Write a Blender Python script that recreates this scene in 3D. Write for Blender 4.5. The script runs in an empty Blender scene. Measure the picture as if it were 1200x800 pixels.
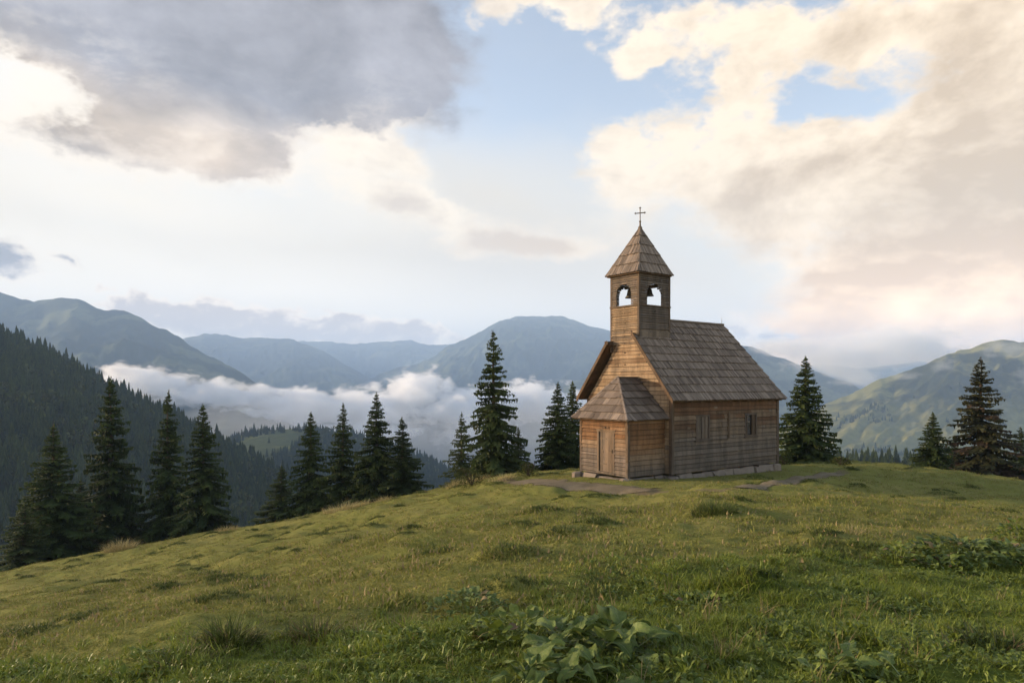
import bpy, math, random
import numpy as np
from mathutils import Vector, Matrix

random.seed(7)
R_ = math.radians
SC = bpy.context.scene
COL = SC.collection
F, CX, HY = 800.0, 600.0, 450.0          # photograph: focal length in px, centre column, horizon row

# ------------------------------------------------------------------ noise
def _hash(ix, iy, seed):
    h = (ix.astype(np.int64) * 374761393 + iy.astype(np.int64) * 668265263 + seed * 974634777) & 0xFFFFFFFF
    h = ((h ^ (h >> 13)) * 1274126177) & 0xFFFFFFFF
    h = h ^ (h >> 16)
    return (h & 0xFFFFFF) / float(0xFFFFFF)

def vnoise(x, y, seed=0):
    x = np.asarray(x, float); y = np.asarray(y, float)
    ix = np.floor(x); iy = np.floor(y)
    fx = x - ix; fy = y - iy
    fx = fx * fx * fx * (fx * (fx * 6 - 15) + 10); fy = fy * fy * fy * (fy * (fy * 6 - 15) + 10)
    a = _hash(ix, iy, seed); b = _hash(ix + 1, iy, seed)
    c = _hash(ix, iy + 1, seed); d = _hash(ix + 1, iy + 1, seed)
    return (a * (1 - fx) + b * fx) * (1 - fy) + (c * (1 - fx) + d * fx) * fy

def fbm(x, y, seed=0, octv=4, gain=0.5):
    s = 0; a = 1; t = 0
    for i in range(octv):
        s = s + a * vnoise(x * 2 ** i + 17.3 * i, y * 2 ** i - 9.1 * i, seed + i); t += a; a *= gain
    return s / t

def ridged(x, y, seed=0, octv=4):
    s = 0; a = 1; t = 0
    for i in range(octv):
        s = s + a * (1 - np.abs(2 * vnoise(x * 2 ** i + 5.7 * i, y * 2 ** i + 3.3 * i, seed + i) - 1)); t += a; a *= 0.5
    return s / t

def sstep(a, b, x):
    t = np.clip((x - a) / (b - a), 0, 1)
    return t * t * (3 - 2 * t)

# ------------------------------------------------------------------ meadow height: a smooth surface through surveyed points
def P(px, py, Y):
    return ((px - CX) / F * Y, Y, (HY - py) / F * Y)

_ctrl = [P(*p) for p in [
    (0, 800, 4.3), (300, 800, 4.0), (600, 800, 3.75), (900, 800, 3.75), (1200, 800, 3.9),
    (0, 750, 9), (0, 720, 14.5), (0, 692, 27), (0, 673, 40), (0, 745, 80),
    (150, 700, 15), (150, 641, 41), (150, 715, 80), (150, 760, 7),
    (300, 720, 8.3), (300, 680, 14), (300, 642, 26), (300, 615, 40), (300, 690, 80),
    (430, 592, 38), (430, 660, 80),
    (520, 680, 7.6), (520, 622, 15), (520, 590, 26), (520, 572, 36), (520, 640, 80),
    (640, 566, 28), (640, 553.5, 36), (640, 615, 80), (640, 640, 10.5),
    (738, 563, 26), (681, 556, 28), (787, 562, 26.8), (912, 551, 31), (860, 557, 28.6), (760, 556, 32),
    (738, 600, 16), (738, 650, 9), (738, 700, 6.3),
    (800, 545, 38), (820, 600, 80),
    (930, 543, 38), (930, 557, 29), (930, 581, 19), (930, 640, 9.3), (930, 598, 80),
    (1060, 547, 40), (1060, 570, 27), (1060, 600, 16.5), (1060, 605, 80),
    (1200, 700, 6.8), (1200, 642, 11.5), (1200, 602, 21), (1200, 572, 40), (1200, 625, 80),
    (-300, 700, 40), (1500, 600, 40), (-300, 800, 10), (1500, 700, 9),
]] + [(0, 0, -1.6), (0, -12, -1.2), (-20, -10, -4.5), (22, -10, -1.6), (-45, 0, -13), (45, 0, -3.0), (0, -40, -1.5)]

_C = np.array(_ctrl)
def _U(r2):
    return np.where(r2 > 0, r2 * np.log(np.maximum(r2, 1e-9)), 0) * 0.5
def _solve():
    n = len(_C)
    xy = _C[:, :2]
    d2 = ((xy[:, None, :] - xy[None, :, :]) ** 2).sum(-1)
    K = _U(d2) + np.eye(n) * 3.0
    A = np.zeros((n + 3, n + 3)); A[:n, :n] = K
    A[:n, n] = 1; A[:n, n + 1:] = xy; A[n, :n] = 1; A[n + 1:, :n] = xy.T
    b = np.zeros(n + 3); b[:n] = _C[:, 2]
    return np.linalg.solve(A, b)
_W = _solve()
MOUNDS = []      # (X, Y, radius, height)
BUMPS = []       # small trodden hummocks, the same four values
def tps(x, y):
    x = np.asarray(x, float); y = np.asarray(y, float)
    out = _W[-3] + _W[-2] * x + _W[-1] * y
    for i in range(len(_C)):
        out = out + _W[i] * _U((x - _C[i, 0]) ** 2 + (y - _C[i, 1]) ** 2)
    return out
CHX, CHY, CHZ = 6.31, 27.0, -3.72     # near corner of the chapel's nave
CHA = math.atan2(0.588, 0.809)
def chapel_local(x, y):
    dx = x - CHX; dy = y - CHY
    return dx * 0.809 + dy * 0.588, -dx * 0.588 + dy * 0.809
def ground(x, y, detail=True):
    x = np.asarray(x, float); y = np.asarray(y, float)
    r = np.hypot(x, y)
    k = np.minimum(1, 75 / np.maximum(r, 1e-6))
    z = tps(x * k, y * k) - np.maximum(0, r - 75) * 0.42
    if detail:
        l, w = chapel_local(x, y)
        near_ch = sstep(3.0, 0.3, np.maximum(np.maximum(-2.3 - l, l - 7.3), np.maximum(-w, w - 4.9)))
        amp = (1 - near_ch) * sstep(70, 45, r)
        z = z + amp * (0.46 * (fbm(x * 0.30, y * 0.34, 3, 3) - 0.5) + 0.25 * (fbm(x * 0.9, y * 1.1, 11, 3) - 0.5)
                       + 0.05 * (fbm(x * 3.1, y * 3.6, 21, 2) - 0.5) * sstep(30, 12, r))
        for (mx, my, mr, mh) in MOUNDS + BUMPS:
            z = z + mh * np.exp(-((x - mx) ** 2 + (y - my) ** 2) / (mr * mr))
    return z
def gz(x, y):
    return float(ground(np.array([x]), np.array([y]))[0])
def hit(px, py, ymin=3.0, ymax=60):
    """where the sight line through a photograph pixel meets the meadow"""
    Y = np.geomspace(ymin, ymax, 1500)
    X = (px - CX) / F * Y
    d = (HY - py) / F * Y - ground(X, Y)
    i = np.argmax(d < 0)
    if d[i] >= 0: i = int(np.argmin(np.abs(d)))
    return float(X[i]), float(Y[i])
# ---END-TERRAIN
# ------------------------------------------------------------------ node helper and materials
class NT:
    def __init__(self, tree):
        self.t = tree; self.n = tree.nodes; self.l = tree.links
    def new(self, kind, **props):
        n = self.n.new(kind)
        for k, v in props.items(): setattr(n, k, v)
        return n
    def put(self, sock, v):
        if v is None: return
        if isinstance(v, bpy.types.NodeSocket): self.l.new(v, sock)
        elif isinstance(v, (tuple, list)) and sock.type == 'RGBA' and len(v) == 3: sock.default_value = (*v, 1)
        else: sock.default_value = v
    def m(self, op, a, b=None, c=None, clamp=False):
        n = self.new('ShaderNodeMath', operation=op, use_clamp=clamp)
        for i, v in enumerate((a, b, c)): self.put(n.inputs[i], v) if v is not None else None
        return n.outputs[0]
    def vm(self, op, a, b=None, s=None):
        n = self.new('ShaderNodeVectorMath', operation=op)
        self.put(n.inputs[0], a)
        if b is not None: self.put(n.inputs[1], b)
        if s is not None: self.put(n.inputs['Scale'], s)
        return n.outputs['Value'] if op in ('LENGTH', 'DOT_PRODUCT', 'DISTANCE') else n.outputs[0]
    def mix(self, f, a, b, blend='MIX'):
        n = self.new('ShaderNodeMix', data_type='RGBA', blend_type=blend)
        self.put(n.inputs[0], f); self.put(n.inputs[6], a); self.put(n.inputs[7], b)
        return n.outputs[2]
    def noise(self, vec, scale, detail=4, rough=0.5, dist=0.0, dims='3D'):
        n = self.new('ShaderNodeTexNoise', noise_dimensions=dims)
        if vec is not None: self.put(n.inputs['Vector'], vec)
        self.put(n.inputs['Scale'], scale); self.put(n.inputs['Detail'], detail)
        self.put(n.inputs['Roughness'], rough); self.put(n.inputs['Distortion'], dist)
        return n
    def rng(self, v, a, b, c=0.0, d=1.0, smooth=True):
        n = self.new('ShaderNodeMapRange', interpolation_type='SMOOTHSTEP' if smooth else 'LINEAR')
        for i, q in enumerate((v, a, b, c, d)): self.put(n.inputs[i], q)
        return n.outputs[0]
    def attr(self, name):
        return self.new('ShaderNodeAttribute', attribute_name=name)
    def mapping(self, vec, loc=(0, 0, 0), rot=(0, 0, 0), sc=(1, 1, 1), kind='POINT'):
        n = self.new('ShaderNodeMapping', vector_type=kind)
        self.put(n.inputs[0], vec); n.inputs[1].default_value = loc; n.inputs[2].default_value = rot; n.inputs[3].default_value = sc
        return n.outputs[0]

def material(name, rough=0.85, spec=0.25):
    mat = bpy.data.materials.new(name); mat.use_nodes = True
    nt = NT(mat.node_tree); b = mat.node_tree.nodes['Principled BSDF']
    b.inputs['Roughness'].default_value = rough
    b.inputs['Specular IOR Level'].default_value = spec
    return mat, nt, b
def bump(nt, b, h, strength=0.5, dist=0.02):
    n = nt.new('ShaderNodeBump'); n.inputs['Strength'].default_value = strength; n.inputs['Distance'].default_value = dist
    nt.put(n.inputs['Height'], h); nt.l.new(n.outputs[0], b.inputs['Normal'])

def mat_wood(name, fresh, mid, grey, grain=1.0):
    mat, nt, b = material(name, 0.8, 0.2)
    tone = nt.attr('tone').outputs['Fac']; wea = nt.attr('weather').outputs['Fac']; run = nt.attr('run').outputs['Vector']
    # 'run' = coordinates along / across the board in metres
    big = nt.noise(nt.mapping(run, sc=(0.9, 1.6, 1)), 1.0, 3).outputs[0]
    streak = nt.noise(nt.mapping(run, sc=(2.2, 55, 1)), 1.0, 5, 0.65).outputs[0]
    knots = nt.noise(nt.mapping(run, sc=(5, 14, 1)), 1.0, 2).outputs[0]
    w = nt.m('ADD', wea, nt.m('MULTIPLY', nt.m('SUBTRACT', big, 0.5), 0.75))
    w = nt.m('ADD', w, nt.m('MULTIPLY', nt.m('SUBTRACT', tone, 0.5), 0.28))
    c = nt.mix(nt.rng(w, 0.05, 0.5), fresh, mid)
    c = nt.mix(nt.rng(w, 0.45, 0.95), c, grey)
    v = nt.m('ADD', 0.48, nt.m('ADD', nt.m('MULTIPLY', streak, 0.7), nt.m('MULTIPLY', tone, 0.42)))
    v = nt.m('MULTIPLY', v, nt.rng(knots, 0.30, 0.42, 0.75, 1.0))
    oc = nt.new('ShaderNodeTexCoord').outputs['Object']
    stain = nt.noise(nt.mapping(oc, sc=(3.2, 3.2, .55)), 1.0, 5, .65, .3).outputs[0]     # rain streaks and damp patches
    v = nt.m('MULTIPLY', v, nt.rng(stain, .30, .68, .62, 1.16))
    sz = nt.new('ShaderNodeSeparateXYZ'); nt.l.new(oc, sz.inputs[0])
    splash = nt.rng(nt.m('ADD', sz.outputs[2], nt.m('MULTIPLY', nt.m('SUBTRACT', stain, .5), .9)), .75, .05)
    c = nt.mix(nt.m('MULTIPLY', splash, .55), c, (.085, .068, .05))
    c = nt.mix(1.0, c, nt.new('ShaderNodeCombineColor').outputs[0], 'MULTIPLY') if False else nt.vm('SCALE', c, s=v)
    nt.l.new(c, b.inputs['Base Color'])
    bump(nt, b, streak, 0.55 * grain, 0.02)
    return mat

def mat_shingle():
    mat, nt, b = material('weathered_shingle', 0.85, 0.2)
    tone = nt.attr('tone').outputs['Fac']; run = nt.attr('run').outputs['Vector']
    streak = nt.noise(nt.mapping(run, sc=(34, 1.4, 1)), 1.0, 5, 0.6).outputs[0]
    big = nt.noise(nt.mapping(run, sc=(0.7, 0.9, 1)), 1.0, 3).outputs[0]
    c = nt.mix(nt.rng(nt.m('ADD', tone, nt.m('MULTIPLY', nt.m('SUBTRACT', big, .5), 0.8)), 0.1, 0.95), (0.088, 0.068, 0.054), (0.240, 0.190, 0.150))
    v = nt.m('ADD', 0.35, nt.m('MULTIPLY', streak, 1.3))
    nt.l.new(nt.vm('SCALE', c, s=v), b.inputs['Base Color'])
    bump(nt, b, streak, 0.8, 0.02)
    return mat

def mat_plain(name, col, rough=0.7, metal=0.0, var=0.35, scale=6.0, spec=0.3):
    mat, nt, b = material(name, rough, spec)
    n = nt.noise(nt.new('ShaderNodeTexCoord').outputs['Object'], scale, 5, 0.6).outputs[0]
    v = nt.m('ADD', 1 - var, nt.m('MULTIPLY', n, 2 * var))
    nt.l.new(nt.vm('SCALE', nt.mix(0.0, col, col), s=v), b.inputs['Base Color'])
    b.inputs['Metallic'].default_value = metal
    bump(nt, b, n, 0.4, 0.02)
    return mat

def mat_leafy(name, dark, light, trans=0.25, patch=0.6, rough=0.6, spec=0.25, dry=None):
    """foliage: colour varies from leaf to leaf and clump to clump"""
    mat, nt, b = material(name, rough, spec)
    tone = nt.attr('tone').outputs['Fac']
    pos = nt.new('ShaderNodeNewGeometry').outputs['Position']
    n = nt.noise(pos, patch, 3).outputs[0]
    rnd = nt.new('ShaderNodeObjectInfo').outputs['Random']
    f = nt.m('ADD', nt.m('MULTIPLY', tone, 0.6), nt.m('MULTIPLY', nt.m('ADD', nt.m('MULTIPLY', n, 1.3), nt.m('SUBTRACT', nt.m('MULTIPLY', rnd, 0.5), 0.25)), 0.5))
    c = nt.mix(nt.rng(f, 0.15, 0.95), dark, light)
    if dry is not None:
        c = nt.mix(nt.rng(nt.attr('dry').outputs['Fac'], 0.3, 0.9), c, dry)
    nt.l.new(c, b.inputs['Base Color'])
    if trans:
        tr = nt.new('ShaderNodeBsdfTranslucent'); nt.l.new(c, tr.inputs[0])
        mx = nt.new('ShaderNodeMixShader'); mx.inputs[0].default_value = trans
        nt.l.new(b.outputs[0], mx.inputs[1]); nt.l.new(tr.outputs[0], mx.inputs[2])
        nt.l.new(mx.outputs[0], mat.node_tree.nodes['Material Output'].inputs[0])
    return mat

M = {}
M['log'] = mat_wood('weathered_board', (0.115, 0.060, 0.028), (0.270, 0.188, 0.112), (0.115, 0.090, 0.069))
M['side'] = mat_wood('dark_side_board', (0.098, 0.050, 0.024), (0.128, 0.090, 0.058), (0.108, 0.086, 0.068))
M['porch'] = mat_wood('porch_board', (0.155, 0.078, 0.033), (0.180, 0.120, 0.072), (0.122, 0.095, 0.074))
M['trim'] = mat_wood('corner_timber', (0.105, 0.058, 0.028), (0.105, 0.072, 0.046), (0.075, 0.058, 0.046))
M['door'] = mat_wood('door_wood', (0.13, 0.085, 0.052), (0.15, 0.105, 0.068), (0.125, 0.096, 0.072))
M['shingle'] = mat_shingle()
M['deck'] = mat_plain('roof_underside', (0.11, 0.07, 0.04), 0.9)
M['dark'] = mat_plain('dark_interior', (0.02, 0.016, 0.013), 0.9)
M['stone'] = mat_plain('foundation_stone', (0.17, 0.138, 0.11), 0.95, 0, 0.45, 3.0)
M['iron'] = mat_plain('wrought_iron', (0.10, 0.075, 0.05), 0.55, 0.6)
M['bronze'] = mat_plain('dark_bronze', (0.055, 0.045, 0.03), 0.45, 0.8)
M['glass'] = mat_plain('window_glass', (0.012, 0.012, 0.012), 0.25, 0, 0.2, 2.0, 0.25)

# ------------------------------------------------------------------ mesh building
class MB:
    def __init__(self):
        self.v = []; self.f = []; self.tone = []; self.wea = []; self.run = []; self.dry = []; self.smooth = False
    def face(self, pts, tone=0.5, wea=0.5, run=None, dry=0.0):
        i = len(self.v); self.v.extend([tuple(p) for p in pts]); self.f.append(tuple(range(i, i + len(pts))))
        self.tone.append(tone); self.wea.append(wea); self.dry.append(dry)
        self.run.extend(run if run else [(0, 0, 0)] * len(pts))
    def add(self, verts, faces, tone=0.5, wea=0.5, dry=0.0):
        i = len(self.v); self.v.extend([tuple(p) for p in verts])
        for f in faces:
            self.f.append(tuple(i + k for k in f)); self.tone.append(tone); self.wea.append(wea); self.dry.append(dry)
        self.run.extend([(p[0] + p[1], p[2], 0) for p in verts])
    def hexa(self, c, tone=0.5, wea=0.5, run=None):
        """c: 8 corners, 0-3 one end ring, 4-7 the other ring"""
        i = len(self.v); self.v.extend([tuple(p) for p in c])
        self.run.extend(run if run else [(0, 0, 0)] * 8)
        for f in ((0, 3, 2, 1), (4, 5, 6, 7), (0, 1, 5, 4), (1, 2, 6, 5), (2, 3, 7, 6), (3, 0, 4, 7)):
            self.f.append(tuple(i + k for k in f)); self.tone.append(tone); self.wea.append(wea); self.dry.append(0.0)
    def box(self, lo, hi, tone=0.5, wea=0.5, along=2, jit=0.0):
        (a, b, c), (d, e, g) = lo, hi
        pts = [(a, b, c), (d, b, c), (d, e, c), (a, e, c), (a, b, g), (d, b, g), (d, e, g), (a, e, g)]
        if jit: pts = [tuple(q + random.uniform(-jit, jit) for q in p) for p in pts]
        off = random.random() * 20
        ax = [0, 1, 2]; ax.remove(along)
        run = [(p[along] + off, p[ax[0]] + p[ax[1]] + off, 0) for p in pts]
        self.hexa(pts, tone, wea, run)
    def tube(self, pts, rads, seg=8, tone=0.5, wea=0.5, cap=True):
        pts = [Vector(p) for p in pts]; base = len(self.v)
        for k, p in enumerate(pts):
            t = (pts[min(k + 1, len(pts) - 1)] - pts[max(k - 1, 0)]).normalized()
            a = t.cross(Vector((0.31, 0.95, 0.05))).normalized(); b = t.cross(a)
            for s in range(seg):
                q = 2 * math.pi * s / seg
                self.v.append(tuple(p + (a * math.cos(q) + b * math.sin(q)) * rads[k])); self.run.append((k * 0.3, s * 0.05, 0))
        for k in range(len(pts) - 1):
            for s in range(seg):
                self.f.append((base + k * seg + s, base + k * seg + (s + 1) % seg, base + (k + 1) * seg + (s + 1) % seg, base + (k + 1) * seg + s))
                self.tone.append(tone); self.wea.append(wea); self.dry.append(0.0)
        if cap:
            for kk in (0, len(pts) - 1):
                self.f.append(tuple(base + kk * seg + s for s in range(seg))); self.tone.append(tone); self.wea.append(wea); self.dry.append(0.0)
    def lathe(self, prof, centre=(0, 0, 0), seg=20, tone=0.5):
        base = len(self.v)
        for (r, z) in prof:
            for s in range(seg):
                q = 2 * math.pi * s / seg
                self.v.append((centre[0] + r * math.cos(q), centre[1] + r * math.sin(q), centre[2] + z)); self.run.append((0, 0, 0))
        for k in range(len(prof) - 1):
            for s in range(seg):
                self.f.append((base + k * seg + s, base + k * seg + (s + 1) % seg, base + (k + 1) * seg + (s + 1) % seg, base + (k + 1) * seg + s))
                self.tone.append(tone); self.wea.append(0.5); self.dry.append(0.0)
    def mesh(self, name, mat, smooth=False):
        me = bpy.data.meshes.new(name)
        me.from_pydata(self.v, [], self.f); me.update()
        for nm, data in (('tone', self.tone), ('weather', self.wea), ('dry', self.dry)):
            a = me.attributes.new(nm, 'FLOAT', 'FACE'); a.data.foreach_set('value', data)
        a = me.attributes.new('run', 'FLOAT_VECTOR', 'POINT'); a.data.foreach_set('vector', np.array(self.run, dtype=np.float32).ravel())
        if smooth: me.polygons.foreach_set('use_smooth', [True] * len(me.polygons))
        me.materials.append(mat)
        return me
    def obj(self, name, mat, parent=None, smooth=False, loc=None):
        o = bpy.data.objects.new(name, self.mesh(name, mat, smooth)); COL.objects.link(o)
        if parent: o.parent = parent
        if loc: o.location = loc
        return o

def tag(o, label=None, cat=None, group=None, kind=None):
    if label: o['label'] = label
    if cat: o['category'] = cat
    if group: o['group'] = group
    if kind: o['kind'] = kind
    return o
def empty(name, loc=(0, 0, 0), rz=0.0):
    o = bpy.data.objects.new(name, None); o.empty_display_size = 0.2; COL.objects.link(o)
    o.location = loc; o.rotation_euler = (0, 0, rz); return o
def np_mesh(name, verts, faces, mat, smooth=True):
    me = bpy.data.meshes.new(name)
    nv = len(verts); nf = len(faces)
    me.vertices.add(nv); me.vertices.foreach_set('co', np.asarray(verts, np.float32).ravel())
    me.loops.add(nf * 4); me.loops.foreach_set('vertex_index', np.asarray(faces, np.int32).ravel())
    me.polygons.add(nf); me.polygons.foreach_set('loop_start', np.arange(0, nf * 4, 4, dtype=np.int32))
    me.polygons.foreach_set('use_smooth', np.full(nf, smooth))
    me.update(calc_edges=True); me.validate()
    me.materials.append(mat)
    return me
def grid_faces(nr, nc, wrap=False):
    i = np.arange(nr - 1)[:, None] * nc; j = np.arange(nc if wrap else nc - 1)[None, :]
    a = i + j; b = i + (j + 1) % nc
    return np.stack([a, b, b + nc, a + nc], -1).reshape(-1, 4)

# ------------------------------------------------------------------ the chapel (local axes: x along the nave, y leftwards, z up)
U = lambda a, b: random.uniform(a, b)
def plank_wall(mb, o, ud, nd, z0, z1, bounds, holes=None, breaks=(), bh=0.17, th=0.035, weather=None, joints=True):
    o = Vector(o); ud = Vector(ud); nd = Vector(nd); Z = Vector((0, 0, 1))
    zs = [z0]; stops = sorted([b for b in breaks if z0 < b < z1] + [z1])
    for st in stops:
        a = zs[-1]; n = max(1, round((st - a) / bh))
        cuts = [a + (st - a) * (k + (U(-.16, .16) if 0 < k < n else 0)) / n for k in range(1, n + 1)]
        zs += cuts
    for za, zb in zip(zs, zs[1:]):
        zm = (za + zb) / 2
        a0, b0 = bounds(za); a1, b1 = bounds(zb)
        spans = [(a0, a1, b0, b1)]
        for (h0, h1) in (holes(zm) if holes else []):
            new = []
            for (p0, p1, q0, q1) in spans:
                if h0 > min(p0, p1) and h1 < max(q0, q1): new += [(p0, p1, h0, h0), (h1, h1, q0, q1)]
                else: new.append((p0, p1, q0, q1))
            spans = new
        for (p0, p1, q0, q1) in spans:
            cut = []
            if joints and q0 - p0 > 2.2 and random.random() < 0.6: cut = [U(p0 + 0.8, q0 - 0.8)]
            edges = [(p0, p1)] + [(c, c) for c in cut] + [(q0, q1)]
            for (s0, s1), (e0, e1) in zip(edges, edges[1:]):
                t = U(0, 1); w = weather((s0 + e0) / 2, zm) if weather else 0.5
                w = min(1, max(0, w + U(-.09, .09)))
                g = 0.009; pr = U(-.008, .012); tb = th + 0.018 + pr; tt = th - 0.008 + pr
                sag = U(-.006, .006)
                def pt(u, z, d): return o + ud * u + Z * z + nd * d
                c = [pt(s0 + .002, za + g, -.02), pt(e0 - .002, za + g + sag, -.02), pt(e0 - .002, za + g + sag, tb), pt(s0 + .002, za + g, tb),
                     pt(s1 + .002, zb - g, -.02), pt(e1 - .002, zb - g + sag, -.02), pt(e1 - .002, zb - g + sag, tt), pt(s1 + .002, zb - g, tt)]
                of = U(0, 60)
                run = [(u + of, zz * 1.0 + of * .37, 0) for (u, zz) in ((s0, za), (e0, za), (e0, za), (s0, za), (s1, zb), (e1, zb), (e1, zb), (s1, zb))]
                mb.hexa(c, t, w, run)

def shingles(mb, org, sd, td, L, n, a, b, width=0.15, th=0.02, tone0=0.5, lap=0.45):
    """courses of shakes on the slope org + s*sd + d*td, d in 0..L; a(d), b(d) bound s"""
    org = Vector(org); sd = Vector(sd).normalized(); td = Vector(td).normalized()
    nd = sd.cross(td).normalized()
    if nd.z < 0: nd = -nd
    for k in range(n):
        d0 = L * k / n; d1 = min(L, L * (k + 1 + lap) / n)
        a0, b0, a1, b1 = a(d0), b(d0), a(min(d1, L)), b(min(d1, L))
        s = min(a0, a1) - U(0, width); end = max(b0, b1)
        while s < end:
            e = s + width * U(0.55, 1.5)
            p0, q0 = max(s, a0), min(e, b0); p1, q1 = max(s, a1), min(e, b1)
            s_, s = s, e
            if q0 - p0 < 0.01: continue
            if q1 <= p1: p1 = q1 = min(max((p0 + q0) / 2, a1), b1)
            j = U(-.014, .010) if random.random() > .06 else U(-.05, .04)
            hb = 0.066 + U(-.006, .012); ht = 0.004
            twist = U(-.008, .010)
            g = 0.003
            t = min(1, max(0, tone0 + random.gauss(0, .15)))
            def pt(ss, d, h): return org + sd * ss + td * d + nd * h
            c = [pt(p0 + g, d0 + j, hb - th), pt(q0 - g, d0 + j, hb - th + twist), pt(q0 - g, d0 + j, hb + twist), pt(p0 + g, d0 + j, hb),
                 pt(p1 + g, d1, ht - th * .6), pt(q1 - g, d1, ht - th * .6), pt(q1 - g, d1, ht), pt(p1 + g, d1, ht)]
            of = U(0, 40)
            run = [(x + of, y + of * .3, 0) for (x, y) in ((p0, d0), (q0, d0), (q0, d0), (p0, d0), (p1, d1), (q1, d1), (q1, d1), (p1, d1))]
            mb.hexa(c, t, 0.5, run)

chapel = empty('chapel', (CHX, CHY, CHZ), CHA)
tag(chapel, 'small weathered wooden chapel with shingle roofs and a square open bell tower on the hilltop', 'chapel')
W_, L_, EZ, RZ = 4.8, 7.14, 3.1, 6.56
T0, T1, TB = 1.72, 3.30, 1.80                # tower: y from T0 to T1, x from 0 to TB
PX, PY0, PY1 = -2.1, 0.34, 2.95              # porch front plane and side planes
pitch = (RZ - EZ + 0.05) / (W_ / 2 + 0.35)
def roofz(y):                                # underside of the nave roof
    return EZ - 0.05 + (min(y, W_ - y) + 0.35) * pitch
SILL = 7.07; JAMB = 7.60; ATOP = 7.95; TTOP = 8.42
ZB = 0.16

# --- nave
mb = MB()
def w_long(u, z):                            # sheltered boards under the eaves stay brown, the lower ones are grey
    return 0.06 + 0.85 * float(sstep(3.0, 0.9, z)) + 0.12 * (vnoise(u * 0.8, z * 2) - .5)
WIN = [(1.42, 2.30, 1.42, 2.46), (4.70, 5.56, 1.44, 2.46)]
def long_holes(z): return [(a, b) for (a, b, c, d) in WIN if c < z < d]
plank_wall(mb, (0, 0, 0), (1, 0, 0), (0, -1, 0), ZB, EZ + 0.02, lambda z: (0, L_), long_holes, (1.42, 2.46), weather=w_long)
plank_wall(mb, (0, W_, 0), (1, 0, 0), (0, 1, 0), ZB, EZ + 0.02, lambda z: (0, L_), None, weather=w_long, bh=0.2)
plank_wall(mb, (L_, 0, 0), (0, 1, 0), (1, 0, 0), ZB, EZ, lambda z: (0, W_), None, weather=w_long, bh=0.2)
# solid core behind the boards, pulled back at the windows
core = [(0.02, 0.02, ZB), (L_ - .02, 0.02, ZB), (L_ - .02, W_ - .02, ZB), (0.02, W_ - .02, ZB)]
core += [(p[0], p[1], EZ) for p in core[:4]]
mb2 = MB(); mb2.hexa([Vector(p) + Vector((0, 0.06 if p[1] < 1 else 0, 0)) for p in core], 0.2, 0.2)
rx = L_ - 0.85
mb2.add([(0.03, 0.05, EZ), (0.03, W_ - .05, EZ), (0.03, W_ / 2, RZ - .12), (L_ - .03, 0.05, EZ), (L_ - .03, W_ - .05, EZ), (rx, W_ / 2, RZ - .12)],
        [(0, 2, 1), (3, 4, 5), (0, 3, 5, 2), (1, 2, 5, 4)], 0.2, 0.6)
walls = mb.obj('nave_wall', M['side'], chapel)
mb2.obj('wall_core', M['dark'], walls)
mb = MB()
def w_gable(u, z): return 0.42 + 0.25 * (vnoise(u * 1.1 + 3, z * 1.7) - .5) + 0.35 * float(sstep(3.0, 1.0, z))
def gb(z):
    if z <= EZ: return (0.0, W_)
    y = (z - EZ) / pitch
    return (min(y, W_ / 2 - .05), max(W_ - y, W_ / 2 + .05))
plank_wall(mb, (0, 0, 0), (0, 1, 0), (-1, 0, 0), ZB, 5.62, gb, None, (EZ,), weather=w_gable, bh=0.165)
mb.obj('gable_wall', M['log'], chapel)
# back gable leans in under the shorter ridge
mb = MB()
for k in range(16):
    za = EZ + (RZ - .1 - EZ) * k / 16; zb = EZ + (RZ - .1 - EZ) * (k + 1) / 16
    xa = L_ - 0.85 * (za - EZ) / (RZ - EZ); xb = L_ - 0.85 * (zb - EZ) / (RZ - EZ)
    a, b = gb(za); c, d = gb(zb)
    mb.face([(xa + .02, a, za), (xa + .02, b, za), (xb, d, zb), (xb, c, zb)], U(0, 1), U(.3, .7), [(a, za, 0), (b, za, 0), (d, zb, 0), (c, zb, 0)])
mb.obj('back_gable', M['log'], chapel)
# corner timbers
for (x, y) in ((-.07, -.07), (L_ - .06, -.07), (L_ - .06, W_ - .09), (-.07, W_ - .09)):
    mb = MB()
    for k in range(5):
        z = ZB - .02 + k * 0.588
        mb.box((x + U(-.006, .006), y + U(-.006, .006), z), (x + .15, y + .15, z + .584), U(.2, .8), 0.7 if k < 3 else 0.35, 2, 0.004)
    mb.obj('corner_timber', M['trim'], chapel)
mb = MB()
mb.box((.09, -.055, EZ - .16), (L_ - .07, .04, EZ - .02), 0.2, 0.2, 0)
mb.obj('wall_plate', M['trim'], chapel)

# --- nave roof
SL = math.hypot(W_ / 2 + 0.35, RZ - EZ + 0.05)
up = Vector((0, (W_ / 2 + .35), RZ - EZ + .05)).normalized()
def xa_r(d):
    y = -0.35 + d * up.y
    return -0.36 if y < T0 + 0.12 else (TB - .02)
def xb_r(d): return 7.40 - 0.98 * d / SL
def ya_l(d):
    y = -0.35 + d * up.y
    return -0.36 if y < W_ - T1 + 0.05 else (TB - .02)
mb = MB()
shingles(mb, (0, -.35, EZ - .05), (1, 0, 0), up, SL, 11, xa_r, xb_r, 0.088, tone0=0.5, th=.03)
shingles(mb, (0, W_ + .35, EZ - .05), (1, 0, 0), (0, -up.y, up.z), SL, 11, ya_l, xb_r, 0.2, tone0=0.45)
mb.box((TB - .02, W_ / 2 - .10, RZ - .04), (6.42, W_ / 2 + .10, RZ + .045), 0.35, 0.5, 0)
roof = mb.obj('nave_roof', M['shingle'], chapel)
mb = MB()
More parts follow.
